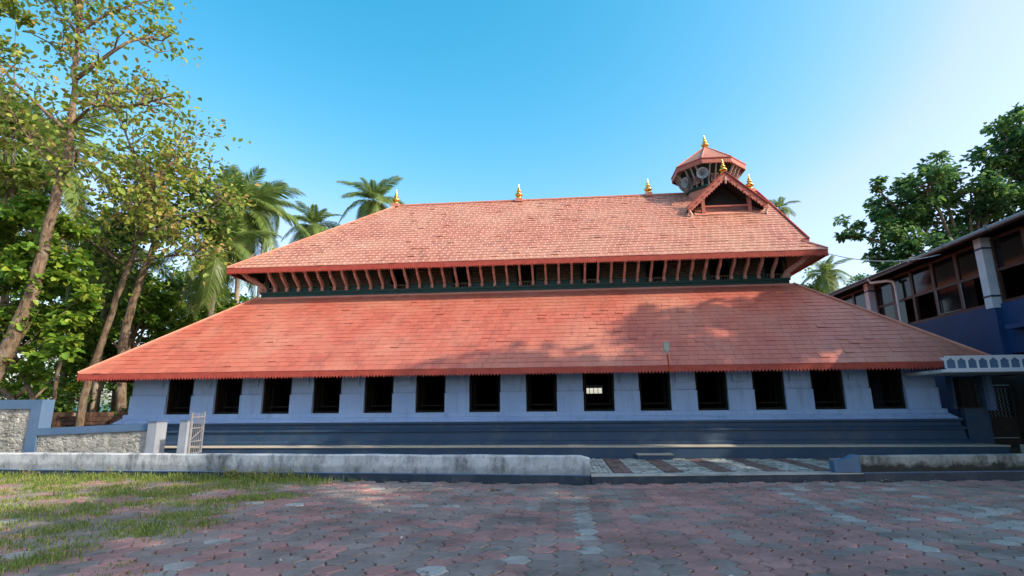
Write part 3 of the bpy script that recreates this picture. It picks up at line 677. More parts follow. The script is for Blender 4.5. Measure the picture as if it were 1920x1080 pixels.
MB().box(px1+.02, px1+.16, 16.72, 16.88, 1.4, 2.4).build('post', 'bluetrim', pw)
m = MB(); m.box(12.1, 13.49, 18.0, 18.2, 0, 2.4); m.box(13.3, 13.49, 15.5, 18.0, 0, 2.38); m.build('porch_back', 'darkwood', pw)
MB().box(11.6, 13.5, 16.4, 18.6, 0, .42).build('porch_floor', 'darkwood', pw)
MB().box(12.3, 13.6, 15.6, 16.4, 0, .5).build('porch_step', 'ledge', pw)
gg = thing('porch_gate', 'dark folding grille gate inside the porch', 'gate')
lattice('grille', 12.3, 13.2, .62, 2.1, 17.6, .1, gg, 'grey'); m = MB()
m.box(12.22, 12.27, 17.57, 17.63, .42, 2.2); m.box(13.22, 13.27, 17.57, 17.63, .42, 2.2); m.box(12.27, 13.22, 17.57, 17.63, .42, .5); m.box(12.27, 13.22, 17.59, 17.62, .5, 1.2); m.build('gate_frame', 'darkwood', gg)
# wire from the upper eave to the blue building
t = thing('overhead_wire', 'thin pale wire sagging from the upper eave to the blue building', 'wire')
a = Vector((VX1-.1, VY+.05, VZ-.12)); b = Vector((BX-.55, 19.0, ZEV-.2))
MB().tube([a.lerp(b, k/14)-Vector((0, 0, .55*4*(k/14)*(1-k/14)*.5)) for k in range(15)], .014, 5).build('cable', 'pipe', t)

# ================================================================== GROUND, PAVING, KERB
g = MB(); g.add([(-600, -300, -.06), (600, -300, -.06), (600, 900, -.06), (-600, 900, -.06)], [(0,1,2,3)])
tag(g.build('ground', 'ground'), kind='structure')
KY = lambda x: 12.28 + ((-x+.5)*.068 if x < .5 else (x-.5)*.1)      # kerb line, slightly bent at the end of the low wall
fc = MB().add([(-24, 2, -.03), (20, 2, -.03), (20, KY(20)+.3, -.03), (.5, 12.4, -.03), (-24, KY(-24)+.3, -.03)], [(0,1,2,3,4)]).build('forecourt', 'joint')
tag(fc, kind='structure')
PW, PH = .27, .30      # column pitch, flat-to-flat
def hexpoly(sc=1.0, seed=0):
    rr = random.Random(seed); a = PW*2/3; pts = []
    cor = [(-a, 0), (-a/2, -PH/2), (a/2, -PH/2), (a, 0), (a/2, PH/2), (-a/2, PH/2)]
    for i in range(6):
        p, q = cor[i], cor[(i+1) % 6]; dx, dy = q[0]-p[0], q[1]-p[1]; L = math.hypot(dx, dy); nx, ny = -dy/L, dx/L
        s = .012*(1 if i % 2 else -1)
        pts.append(p); pts.append((p[0]+dx*.3+nx*s, p[1]+dy*.3+ny*s)); pts.append((p[0]+dx*.7-nx*s, p[1]+dy*.7-ny*s))
    pts = [(x*sc, y*sc) for x, y in pts]
    return pts
HEX = hexpoly(.955); HEXT = [(x*.95, y*.95) for x, y in HEX]
def paver_geo(dx, dy, dz, tx, ty):
    n = len(HEX); vs = [(x+dx, y+dy, -.05+dz) for x, y in HEX] + [(x+dx, y+dy, -.01+dz+x*tx+y*ty) for x, y in HEX] + [(x+dx, y+dy, dz+x*tx+y*ty) for x, y in HEXT]
    fs = [tuple(range(2*n, 3*n))]
    for k in range(2):
        for i in range(n): j = (i+1) % n; fs.append((k*n+i, k*n+j, (k+1)*n+j, (k+1)*n+i))
    return vs, fs
RED, GRY, WHT, DRT = (.38, .2, .18), (.265, .215, .195), (.37, .36, .34), (.15, .13, .11)
def paver_colour(i, x, y):
    r = random.random(); nz = noise.noise(Vector((x*.45, y*.45, 3.1)))
    if i == 15 and 5.5 < y < 12.1: c = WHT if r < .68 else GRY
    elif i == 1 and 6.5 < y < 11: c = WHT if r < .5 else GRY
    elif x > 6.8: c = GRY if r < .55 else RED if r < .95 else WHT
    elif x > 4.5: c = WHT if r < .24+nz*.5 else GRY if r < .6 else RED
    elif x > 1.2: c = RED if r < .8 else GRY
    elif x > -3: c = GRY if r < .62+nz*.4 else RED if r < .97 else WHT
    else: c = RED if r < .45-nz*.5 else GRY if r < .97 else WHT
    k = random.uniform(.84, 1.13); return (c[0]*k, c[1]*k, c[2]*k, 1)
holes = [atZ(*p, 0) for p in ((940, 920), (700, 1120))]
pav = []
for i in range(int(-22/PW), int(19/PW)):
    for j in range(int(3.0/PH), int(14.5/PH)):
        x = i*PW; y = j*PH+(PH/2 if i % 2 else 0)
        if y > KY(x)-.16 or (y < 4.6 and abs(x) > 9): continue
        if min((h.x-x)**2+(h.y-y)**2 for h in holes) < .02: continue
        q = proj((x, y, 0)); vis = -20 < q[0] < 1940 and q[1] < 1085
        pav.append((x, y, i, vis, q[2]))
seps = set(id(p) for p in sorted([p for p in pav if p[3] and p[0] > -4.6], key=lambda p: p[4])[:300])
pvar = []
for k in range(5):
    vs, fs = paver_geo(0, 0, 0, random.uniform(-.02, .02), random.uniform(-.02, .02)); mm = MB().add(vs, fs).mesh('paver', 'paver'); pvar.append(mm)
fv_, ff_, fcol = [], [], []
for p in pav:
    x, y, i, vis, d = p; c = paver_colour(i, x, y)
    rough_ = 1.0 if -5 < x < 1 else .55
    dz = random.gauss(0, .004)*rough_+.012*noise.noise(Vector((x*.7, y*.7, 0)))
    if id(p) in seps:
        o = link('paver', random.choice(pvar), fc); o.location = (x, y, dz); o.rotation_euler = (random.gauss(0, .012)*rough_, random.gauss(0, .012)*rough_, random.gauss(0, .02)*rough_); o.color = c
    else:
        vs, fs = paver_geo(x+random.gauss(0, .003), y+random.gauss(0, .003), dz, random.gauss(0, .016)*rough_, random.gauss(0, .016)*rough_); o_ = len(fv_)
        fv_ += vs; ff_ += [tuple(k+o_ for k in f) for f in fs]; fcol += [c]*len(vs)
pm = bpy.data.meshes.new('paver_field'); pm.from_pydata(fv_, [], ff_); pm.materials.append(MAT['paver_attr'])
pm.attributes.new('pcol', 'FLOAT_COLOR', 'POINT').data.foreach_set('color', np.array(fcol, np.float32).ravel()); pm.update()
tag(link('paver_field', pm, fc), kind='stuff')

# raised inner pavement behind the kerb
ip = MB().add([(-24, KY(-24)+.05, .135), (.5, 12.33, .135), (16, KY(16)+.05, .135), (16, 17.4, .135), (-24, 17.4, .135)], [(0,1,2,3,4)]).build('inner_pavement', 'joint')
tag(ip, kind='structure')
def sett_field():
    m1, m2 = MB(), MB()
    x = .4; band = 0
    while x < 11.5:
        wide = .72 if band % 2 == 0 else .42; tgt = m1 if band % 2 == 0 else m2; st = .1 if band % 2 == 0 else .21
        nx = int(round(wide/st)); y = KY(x)+.4
        while y < 16.22:
            for k in range(nx):
                a = x+k*st; g_ = .007; z = .152+random.uniform(-.006, .006) - (random.random() < .12)*.012
                if random.random() < .05: continue
                tgt.box(a+g_, a+st-g_, y+g_, y+st-g_, .12, z, random.random()*.99+.005)
            y += st
        x += wide; band += 1
    tag(m1.build('pale_setts', 'sett', ip, fix=False), kind='stuff'); tag(m2.build('red_flags', 'flag', ip, fix=False), kind='stuff')
def sett_mat(name, a, b, d):
    t = NT(name); col = t.mix(t.tint(), c4(a), c4(b)); col = t.mix(t.math('MULTIPLY', t.ramp(t.noise(2.2, 7, .7), .46, .62), .75), col, c4(d))
    return t.fin(col, .85, t.bump(t.noise(50, 5), .3, .006))
MAT['sett'] = sett_mat('pale_sett', (.3, .31, .3), (.5, .51, .48), (.1, .1, .06)); MAT['flag'] = sett_mat('red_flag', (.15, .1, .09), (.22, .14, .125), (.08, .07, .06))
sett_field()
# kerb: dark painted face and pale coping slabs, each slab a piece
def kerb_run(xa, xb, step, face_mat, name):
    k = MB(); n = max(1, int((xb-xa)/step)); root = None
    pts = [(xa+(xb-xa)*i/n, KY(xa+(xb-xa)*i/n)) for i in range(n+1)]
    for (x0, y0), (x1, y1) in zip(pts, pts[1:]):
        k.add([(x0, y0, -.06), (x1, y1, -.06), (x1, y1+.12, -.06), (x0, y0+.12, -.06), (x0, y0, .13), (x1, y1, .13), (x1, y1+.12, .13), (x0, y0+.12, .13)], BOXF)
    root = tag(k.build(name, face_mat), kind='structure')
    for (x0, y0), (x1, y1) in zip(pts, pts[1:]):
        z = .155+random.uniform(-.006, .008); e = random.uniform(-.015, .012)
        MB().add([(x0+.004, y0-.012+e, .131), (x1-.004, y1-.012+e, .131), (x1-.004, y1+.36, .131), (x0+.004, y0+.36, .131), (x0+.004, y0-.012+e, z), (x1-.004, y1-.012+e, z), (x1-.004, y1+.36, z), (x0+.004, y0+.36, z)], BOXF).build('coping_slab', 'concrete', root)
kerb_run(.58, 6.42, .65, 'kerb', 'kerb')
# ------------------------------------------------------------------ low walls on the kerb
def low_wall(name, label, xa, xb, top, mat, seed, ledge=True, round_end=0):
    rr = random.Random(seed); t = thing(name, label, 'wall', None, (xa, KY(xa), 0)); t.location = (0, 0, 0)
    n = int((xb-xa)/.18); vs, fs = [], []
    secs = 7
    for i in range(n+1):
        x = xa+(xb-xa)*i/n; y = KY(x)+.07; tp = top+.012*noise.noise(Vector((x*.8, seed, 0)))+.006*noise.noise(Vector((x*4, seed, 9)))
        if round_end == 1: tp -= .05*max(0, 1-(xb-x)/.1)**2
        w = .012*noise.noise(Vector((x*2, seed, 5)))
        vs += [(x, y+.01+w, .12), (x, y+w, .3), (x, y+w, tp-.03), (x, y+.03, tp), (x, y+.19, tp), (x, y+.22, tp-.03), (x, y+.22, .12)]
    for i in range(n):
        for k in range(secs-1): fs.append((i*secs+k, (i+1)*secs+k, (i+1)*secs+k+1, i*secs+k+1))
    fs += [tuple(range(secs)), tuple(range(n*secs+secs-1, n*secs-1, -1))]
    MB().add(vs, fs).build('wall', mat, t)
    k = MB(); m_ = max(2, int((xb-xa)/1.2)); pts = [(xa+(xb-xa)*i/m_, KY(xa+(xb-xa)*i/m_)) for i in range(m_+1)]
    for (x0, y0), (x1, y1) in zip(pts, pts[1:]):
        k.add([(x0, y0-.01, -.06), (x1, y1-.01, -.06), (x1, y1+.28, -.06), (x0, y0+.28, -.06), (x0, y0-.01, .145), (x1, y1-.01, .145), (x1, y1+.28, .145), (x0, y0+.28, .145)], BOXF)
    k.build('footing', 'kerb', t)
    k = MB()
    for (x0, y0), (x1, y1) in zip(pts, pts[1:]):
        k.add([(x0, y0-.02, .146), (x1, y1-.02, .146), (x1, y1+.1, .146), (x0, y0+.1, .146), (x0, y0-.02, .16), (x1, y1-.02, .16), (x1, y1+.1, .16), (x0, y0+.1, .16)], BOXF)
    k.build('footing_lip', 'bluetrim', t)
    return t
lw = low_wall('low_wall', 'long low whitewashed wall streaked with black stains beside the grass', -22, .56, .555, 'whitewash', 3, round_end=1)
rw = low_wall('low_wall', 'mouldy grey low wall with a scrolled blue end on the kerb', 6.42, 15, .5, 'whitewash2', 8)
y = KY(6.0)+.05
pr = [(5.86, .16), (6.44, .16), (6.44, .51), (6.38, .515), (6.28, .50), (6.2, .45), (6.12, .42), (6.02, .41), (5.93, .39), (5.86, .4), (5.84, .38)]
MB().prism([(x, y+.02+(x-5.9)*.1, z) for x, z in pr], (0, .23, 0)).build('scrolled_end', 'bluetrim', rw)

# ================================================================== LEFT: STONE WALLS, GATE
def rubble_panel(parent, x0, x1, zf, ztop, y, n, seed):
    # lumps of whitewashed rubble bedded in mortar; ztop is a function of x
    rr = random.Random(seed); m = MB()
    for _ in range(n):
        x = rr.uniform(x0, x1); zt = ztop(x)-.03; z = rr.uniform(zf, zt); r = rr.uniform(.035, .085); n_ = rr.choice((5, 6, 7)); vs = []
        ph = rr.uniform(0, 6)
        for (k, d, h) in ((1.0, .0, 0), (.72, -.022, 1), ):
            for i in range(n_):
                a = ph+2*math.pi*i/n_; q = r*k*rr.uniform(.75, 1.2); vs.append((min(max(x+q*math.cos(a)*1.25, x0), x1), y+d*rr.uniform(.7, 1.5)+.006, min(max(z+q*math.sin(a)*.85, zf), zt)))
        fs = [tuple(range(2*n_-1, n_-1, -1))]+[(i, (i+1) % n_, n_+(i+1) % n_, n_+i) for i in range(n_)]
        m.add(vs, fs)
    return tag(m.build('rubble', 'rubble', parent), kind='stuff')
Y1 = 14.6
a = atY(0, 750, Y1); b = atY(80, 750, Y1); zt = a.z
t = thing('stone_wall', 'tall square-ended rubble wall framed in blue-grey bands', 'wall')
x0, x1 = -22.0, b.x
MB().box(x0, x1-.32, Y1+.06, Y1+.35, 0, zt-.26).build('core', 'rubble', t)
rubble_panel(t, -19, x1-.33, .15, lambda x: zt-.27, Y1+.06, 900, 4)
MB().box(x0, x1-.32, Y1, Y1+.4, zt-.26, zt).build('top_band', 'bluetrim', t); MB().box(x1-.32, x1, Y1, Y1+.4, 0, zt).build('end_band', 'bluetrim', t)
t = thing('stone_wall', 'rubble wall with a sloping grey coping ending at a pale post', 'wall')
pa = atY(75, 803, Y1+.05); pb = atY(283, 793, Y1+.05); f = lambda x: pa.z+(pb.z-pa.z)*(x-pa.x)/(pb.x-pa.x)
for nm, mat, d0, d1, e0 in (('coping', 'bluetrim', 0, .2, 0),):
    MB().prism([(x1, Y1+.0, f(x1)), (pb.x, Y1+.0, f(pb.x)), (pb.x, Y1+.0, f(pb.x)-.2), (x1, Y1+.0, f(x1)-.2)], (0, .36, 0)).build('coping', 'bluetrim', t)
MB().prism([(x1, Y1+.06, f(x1)-.2), (pb.x, Y1+.06, f(pb.x)-.2), (pb.x, Y1+.06, 0), (x1, Y1+.06, 0)], (0, .26, 0)).build('core', 'rubble', t)
rubble_panel(t, x1+.01, pb.x-.01, .15, lambda x: f(x)-.2, Y1+.06, 900, 5)
MB().box(pb.x, pb.x+.26, Y1-.05, Y1+.36, 0, f(pb.x)+.03).build('post', 'palepost', t); MB().box(pb.x-.02, pb.x+.28, Y1-.07, Y1+.38, f(pb.x)+.03, f(pb.x)+.06).build('post_cap', 'bluetrim', t)
# gate of painted steel, standing open on its post
gp = atY(340, 846, Y1-.05)
t = thing('gate_post', 'slender pale grey post beside the open steel gate', 'post'); gt = atY(341, 789, Y1-.05).z
MB().box(gp.x-.1, gp.x+.12, Y1-.1, Y1+.12, 0, gt).build('shaft', 'palepost', t); MB().box(gp.x-.12, gp.x+.14, Y1-.12, Y1+.14, gt, gt+.03).build('cap', 'bluetrim', t)
t = thing('steel_gate', 'open white steel bar gate leaning beside the plinth', 'gate')
h0 = Vector((gp.x+.14, Y1+.02, .42)); dr = Vector((-.18, .98, 0)).normalized(); Lg = .75; Hg = 1.12
m = MB()
for z in (0, .32, .68, Hg-.14): m.bar(h0+Vector((0,0,z)), h0+dr*Lg+Vector((0,0,z)), .035)
for s_ in (0, Lg): m.bar(h0+dr*s_+Vector((0,0,-.02)), h0+dr*s_+Vector((0,0,Hg)), .045)
m.build('frame', 'steel', t); n = 7
for k in range(1, n):
    MB().bar(h0+dr*Lg*k/n+Vector((0,0,.0)), h0+dr*Lg*k/n+Vector((0,0,Hg-.02)), .014).build('bar', 'steel', t)
MB().bar(h0+Vector((0,0,.34)), h0+dr*Lg+Vector((0,0,.66)), .02).build('brace', 'steel', t)
# dark laterite wall behind
t = thing('laterite_wall', 'dark rough laterite stone wall under the trees left of the mosque', 'wall')
rr = random.Random(5); zz = .0; Yw = 20.2
MB().box(-27, -16.4, Yw+.12, Yw+.4, 0, 1.4).build('core', 'laterite', t)
m = MB()
while zz < 1.5:
    h = rr.uniform(.12, .18); x = -27.0
    while x < -16.4:
        w = rr.uniform(.25, .42); o = rr.uniform(-.05, .05)
        if not (zz > 1.3 and rr.random() < .4): m.box(x+.01, x+w-.01, Yw+o, Yw+.3, zz+.008, zz+h-.004)
        x += w
    zz += h
tag(m.build('laterite_blocks', 'laterite', t), kind='stuff')

# ================================================================== TREES
def leaves(name, C, size, mat, parent, seed=0, aspect=.5, flat=.55, fold=.25, tint=None, out=None):
    rg = np.random.default_rng(seed); n = len(C); C = np.asarray(C, float)
    nrm = rg.normal(size=(n, 3)); nrm[:, 2] = np.abs(nrm[:, 2])+flat*1.6; nrm /= np.linalg.norm(nrm, axis=1)[:, None]
    d = rg.normal(size=(n, 3)); d[:, 2] -= .45
    if out is not None: d += out*.9
    d -= nrm*(d*nrm).sum(1)[:, None]; d /= np.linalg.norm(d, axis=1)[:, None]+1e-9
    s = np.cross(nrm, d); L = size*rg.uniform(.6, 1.25, n)[:, None]; w = L*aspect
    P = [C, C+d*L*.3+s*w*.5+nrm*w*fold, C+d*L*.72+s*w*.42+nrm*w*fold*.6-nrm*L*.04, C+d*L-nrm*L*.14, C+d*L*.72-s*w*.42+nrm*w*fold*.6-nrm*L*.04, C+d*L*.3-s*w*.5+nrm*w*fold]
    V = np.stack(P, 1).reshape(-1, 3); b = np.arange(n)[:, None]*6
    Fq = np.concatenate([b+np.array([0, 1, 2, 3]), b+np.array([0, 3, 4, 5])], 0)
    ti = rg.uniform(0, 1, n) if tint is None else tint
    return link(name, arrmesh(name, V, Fq, np.repeat(ti, 6), mat), parent)
def limb_tree(name, label, cat, trunk, radii, limbs, leafn, size, mat, seed, clump=.55, bark='bark', aspect=.5, group=None, twig_r=.018, flat=.55, cl_sz=None, tintbias=0.0, drop=0.0):
    """trunk: points; limbs: list of (start point, end point, radius, sub count, spread)"""
    rr = random.Random(seed); rg = np.random.default_rng(seed)
    t = thing(name, label, cat, group, (trunk[0][0], trunk[0][1], 0)); base = Vector(t.location)
    L = lambda p: Vector(p)-base
    m = MB()
    def smooth(pts, k=3):
        out = []
        for i in range(len(pts)-1):
            p0 = pts[max(i-1, 0)]; p1 = pts[i]; p2 = pts[i+1]; p3 = pts[min(i+2, len(pts)-1)]
            for j in range(k):
                u = j/k; out.append(.5*((2*p1)+(p2-p0)*u+(2*p0-5*p1+4*p2-p3)*u*u+(3*p1-p0-3*p2+p3)*u**3))
        out.append(pts[-1]); return out
    tp = smooth([L(p) for p in trunk], 4); rr_ = list(np.interp(np.linspace(0, 1, len(tp)), np.linspace(0, 1, len(radii)), radii))
    tp = [p+Vector((rr.gauss(0, .02), rr.gauss(0, .02), 0)) for p in tp]
    m.tube(tp, rr_, 10); m.build('trunk', bark, t, True)
    lm = MB(); tips = []
    for (a, b, r, sub, spread) in limbs:
        a, b = L(a), L(b); d = b-a; mid = a+d*.5+Vector((rr.gauss(0, .12), rr.gauss(0, .12), rr.uniform(-.02, .12)))*d.length*.8
        pts = smooth([a, mid, b], 4); lm.tube(pts, [r*(1-.75*i/(len(pts)-1)) for i in range(len(pts))], 6)
        tips.append((b, .7))
        for k in range(sub):
            u = rr.uniform(.3, 1.0); p = pts[min(int(u*(len(pts)-1)), len(pts)-1)]
            dv = (d.normalized()*.6+Vector((rr.gauss(0, 1), rr.gauss(0, 1), rr.gauss(.15, .8))).normalized()).normalized()*spread*rr.uniform(.5, 1.1)
            q = p+dv; mm = p+dv*.5+Vector((rr.gauss(0, .1), rr.gauss(0, .1), rr.gauss(0, .1)))*spread
            lm.tube([p, mm, q], [r*.35+.006, r*.22+.006, .008], 5, False); tips.append((q, 1.0))
            for k2 in range(3):
                s0 = p.lerp(q, rr.uniform(.4, 1)); e = s0+Vector((rr.gauss(0, 1), rr.gauss(0, 1), rr.gauss(.1, .8))).normalized()*spread*rr.uniform(.25, .6)
                lm.tube([s0, e], [.01, .005], 4, False); tips.append((e, .9))
    lm.build('limbs', bark, t, True)
    if leafn:
        per = max(1, leafn//len(tips)); C = []; T = []; O = []
        for q, k in tips:
            if rr.random() < drop: continue
            nn = int(per*k*rr.uniform(.4, 1.7)); c = rg.normal(size=(nn, 3))*np.array([1, 1, .7])*(cl_sz or clump)*rr.uniform(.7, 1.2)
            C.append(np.array(q)+c); O.append(c/(np.linalg.norm(c, axis=1)[:, None]+1e-6)); tb = rr.uniform(-.25, .25)+tintbias; T.append(np.clip(rg.uniform(.05, .95, nn)+tb, 0, 1))
        leaves('crown', np.concatenate(C), size, mat, t, seed, aspect, flat, out=np.concatenate(O), tint=np.concatenate(T))
    return t
def blob_tree(name, label, cat, base, trunk_h, r0, clumps, leafn, size, mat, seed, aspect=.5, group=None, bark='bark', sub=7):
    """clumps: (centre, radius) in world space; foliage on uneven shells of many small puffs so that gaps remain"""
    rr = random.Random(seed); rg = np.random.default_rng(seed)
    t = thing(name, label, cat, group, base); B = Vector(base); m = MB()
    top = Vector((rr.gauss(0, .2), rr.gauss(0, .2), trunk_h)); mid = top*.5+Vector((rr.gauss(0, .2), rr.gauss(0, .2), 0))
    m.tube([Vector((0,0,-.1)), mid, top], [r0, r0*.8, r0*.6], 9)
    C, T, O = [], [], []; vol = sum(r**2 for c, r in clumps)
    for c, r in clumps:
        c = Vector(c)-B; m.tube([top*rr.uniform(.75, 1), top.lerp(c, .5)+Vector((0, 0, -.1*r)), c], [r0*.4, r0*.22, r0*.08], 6, False)
        k = max(1, int(sub*r*r/ max(.5, r)))
        for _ in range(k):
            d = Vector((rr.gauss(0, 1), rr.gauss(0, 1), rr.gauss(.15, .8))).normalized(); pc = c+d*r*rr.uniform(.45, 1.0); pr = r*rr.uniform(.22, .42)
            m.tube([c, pc], [r0*.07+.01, .008], 4, False)
            nn = int(leafn*(r*r/vol)/k*rr.uniform(.6, 1.4)); g_ = rg.normal(size=(nn, 3)); g_ /= np.linalg.norm(g_, axis=1)[:, None]
            g_ = g_*(rg.uniform(.25, 1.1, nn)[:, None])*pr*np.array([1.15, 1.15, .75]); C.append(np.array(pc)+g_); O.append(g_/(np.linalg.norm(g_, axis=1)[:, None]+1e-6))
            tb = rr.uniform(-.2, .2); T.append(np.clip(rg.uniform(0, 1, nn)+tb, 0, 1))
    m.build('trunk', bark, t, True)
    leaves('crown', np.concatenate(C), size, mat, t, seed, aspect, out=np.concatenate(O), tint=np.concatenate(T)); return t
# palms ---------------------------------------------------------------
def frond_mesh(L, droop, seed, nl=58, ll=.95, lean=0.0):
    rr = random.Random(seed); V, F, T = [], [], []
    def rach(u): return Vector((L*(u-.18*droop*u*u), lean*u*u*L*.1, L*(.42*u-(.42+.62*droop)*u*u)))
    m = MB(); pts = [rach(i/9) for i in range(10)]; m.tube(pts, [.035*(1-.85*i/9)+.004 for i in range(10)], 5, False)
    V += m.v; F4 = [f for f in m.f if len(f) == 4]; F += F4; T += [.75]*len(m.v)
    for s_ in (-1, 1):
        for i in range(nl):
            u = .12+.88*(i+rr.uniform(-.2, .2))/nl; u = min(max(u, .1), .995); p = rach(u); tg = (rach(min(u+.02, 1.0))-rach(u-.02)).normalized()
            side = tg.cross(Vector((0, 0, 1))).normalized()*s_; l = ll*(.45+.75*math.sin(math.pi*min(1, u*.85+.12)))*rr.uniform(.85, 1.1)
            d = (side*.8+tg*(.55+.35*u)+Vector((0, 0, rr.uniform(-.1, .2)))).normalized(); w = .042
            a = p; b = p+d*l*.5+Vector((0, 0, -.1*l)); c = p+d*l*.92+Vector((0, 0, -.42*l*(.7+.5*droop))); ww_ = tg*w
            o = len(V); V += [a-ww_*.5, a+ww_*.5, b-ww_, b+ww_, c-ww_*.25, c+ww_*.25]; F += [(o, o+1, o+3, o+2), (o+2, o+3, o+5, o+4)]; ti = min(1, max(0, .35+rr.gauss(0, .16)+.35*(u > .9))); T += [ti]*6
    return arrmesh('frond', np.array([tuple(v) for v in V]), np.array(F), T, 'leaf_palm')
FR = [frond_mesh(4.0, .35, 1), frond_mesh(4.2, .75, 2, lean=1), frond_mesh(4.1, 1.15, 3, lean=-1), frond_mesh(3.4, .12, 4)]
nut_me = MB().lathe([(.02, -.12), (.08, -.08), (.11, 0), (.08, .09), (.02, .13)], (0, 0, 0), 8).mesh('coconut', 'nut', True)
def palm(label, base, top, k, seed, nf=22, r=.16, group='coconut palms', nuts=True):
    rr = random.Random(seed); t = thing('coconut_palm', label, 'palm', group if group else None, base); b = Vector(base); tp = Vector(top)-b
    m = MB(); n = 24; pts = [Vector((tp.x*(u**1.6), tp.y*(u**1.6), tp.z*u)) for u in [i/n for i in range(n+1)]]
    m.tube(pts, [r*(1.35 if i == 0 else 1.0-.3*i/n)*(1.06 if i % 2 else .97) for i in range(n+1)], 8); m.build('trunk', 'palmbark', t, True)
    ga = rr.uniform(0, 6)
    for i in range(nf):
        f = i/(nf-1); el = 70-118*f+rr.gauss(0, 6); ga += 2.39996+rr.gauss(0, .15)
        me = FR[3] if f < .18 else FR[0] if f < .45 else FR[1] if f < .75 else FR[2]
        o = link('frond', me, t); o.location = tp+Vector((0, 0, .05)); s = k*rr.uniform(.85, 1.1)*(.8 if f < .15 else 1)
        o.rotation_euler = (rr.gauss(0, .15), -R_(el), ga); o.scale = (s, s, s)
    if nuts:
        for i in range(7):
            a = rr.uniform(0, 6.3); o = link('coconut', nut_me, t); o.location = tp+Vector((.28*math.cos(a), .28*math.sin(a), rr.uniform(-.35, -.1))); o.scale = (1.1, 1.1, 1.1)
    return t
def P(x, y, Y): return tuple(atY(x, y, Y))
def gnd(p): return (p[0], p[1], 0)
c = P(450, 398, 28); palm('tall coconut palm with a full drooping crown just beyond the upper roof hip', (c[0]+.6, 28, 0), c, .92, 11, 36, group=None)
c = P(588, 425, 40); palm('bright green coconut palm rising behind the middle of the roof hip', (c[0]-.5, 40, 0), c, .72, 12, 24, group=None)
c = P(700, 378, 41); palm('dark coconut palm behind the end finial of the ridge', (c[0]+.3, 41, 0), c, .74, 13, 28, group=None)
c = P(500, 385, 44); palm('far coconut palm half hidden behind the full drooping palm', (c[0], 44, 0), c, .8, 14, 18, group=None)
c = P(62, 300, 23); palm('shaded coconut palm behind the tall sparse tree trunk', (c[0]-.5, 23, 0), c, 1.15, 15, 28, group=None)
c = P(412, 470, 25); palm('short coconut palm with hanging yellow fronds beside the upper eave', (c[0]-.2, 25, 0), c, .72, 16, 20, group=None)
c = P(205, 470, 26); palm('coconut palm with brownish fronds among the leaning trunks', (c[0]+.5, 26, 0), c, .9, 17, 20, group=None)
c = P(1462, 392, 58); palm('small far palm top behind the gable end of the upper roof', (c[0], 58, 0), c, .5, 18, 18, group=None)
c = P(1548, 515, 36); palm('low palm behind the right corner of the lower roof', (c[0], 36, 0), c, .5, 19, 18, group=None)

# tall sparse tree with the leaning trunk
Y = 16
tr = [(-19.0, 16, 0), (-18.55, 16, 1.4), P(-5, 690, Y), P(32, 615, Y), P(72, 505, Y), P(92, 420, Y), P(125, 290, Y), P(138, 190, Y), P(142, 120, Y), P(150, 40, Y)]
lb = []
for (a, b, r, dy) in [((138, 190), (300, 160), .09, .4), ((140, 150), (260, 40), .09, .6), ((142, 120), (60, -20), .08, .2), ((146, 80), (190, -60), .07, -.4), ((150, 40), (130, -90), .07, .3), ((150, 60), (250, -50), .07, .8),
                      ((130, 250), (30, 130), .07, -.6), ((130, 240), (250, 230), .07, -.7), ((120, 300), (20, 230), .06, .5), ((138, 180), (215, 120), .07, 1.0), ((118, 330), (200, 300), .05, -.9), ((140, 130), (10, 30), .06, .5), ((115, 330), (70, 215), .05, -.8), ((148, 60), (210, 30), .06, -1.0)]:
    q = Vector(P(b[0], b[1], Y)); lb.append((P(a[0], a[1], Y), (q.x, q.y+dy*1.6, q.z), r, 7, 1.25))
TK = limb_tree('teak_tree', 'tall sparse tree with a thick leaning brown trunk and bare grey branches', 'tree', tr, [.33, .28, .24, .21, .18, .155, .13, .1, .08, .04], lb, 3500, .21, 'leaf_teak', 21, clump=.4, aspect=.62, flat=.2, tintbias=.05)
cr = []; rr = random.Random(77)
for k in range(420):
    u = rr.uniform(0, 1); i0 = 2+u*4.0; i = int(i0); q = Vector(tr[i]).lerp(Vector(tr[i+1]), i0-i); a = rr.uniform(0, 6.28); rad = rr.uniform(.2, .5)
    cr.append(tuple(q+Vector((math.cos(a)*rad, math.sin(a)*rad*.8, 0))-Vector((tr[0][0], tr[0][1], 0))))
leaves('climber_leaves', np.array([c_ for c_ in cr if noise.noise(Vector(c_)*.9) > -.05]), .2, 'leaf_bright', TK, 78, .7)
# olive tree over the lower roof corner
Y = 20
tr = [P(152, 772, Y)[:2]+(0,), P(160, 735, Y), P(178, 680, Y), P(205, 600, Y), P(232, 520, Y), P(262, 440, Y), P(285, 360, Y)]
lb = []
for (a, b, r, dy) in [((262, 440), (360, 420), .08, -.8), ((262, 440), (180, 330), .07, .6), ((285, 360), (350, 270), .07, .3), ((285, 360), (250, 220), .07, -.5), ((275, 400), (330, 330), .06, -1), ((245, 490), (360, 470), .06, .8), ((240, 500), (170, 440), .05, -.7), ((285, 360), (320, 200), .05, .8), ((262, 440), (370, 330), .06, .9), ((285, 370), (215, 290), .05, .2), ((250, 470), (330, 420), .05, -1.4), ((285, 350), (385, 235), .03, .2), ((285, 370), (350, 390), .05, -1.5), ((275, 400), (365, 450), .05, -.4)]:
    q = Vector(P(b[0], b[1], Y)); lb.append((P(a[0], a[1], Y), (q.x, q.y+dy*1.7, q.z), r, 8, 1.3))
limb_tree('teak_tree', 'olive leafed tree with tangled pale branches above the left corner of the lower roof', 'tree', tr, [.15, .14, .13, .12, .1, .085, .06], lb, 3400, .24, 'leaf_teak', 22, clump=.5, aspect=.6, flat=.2, tintbias=.12)
Y = 23
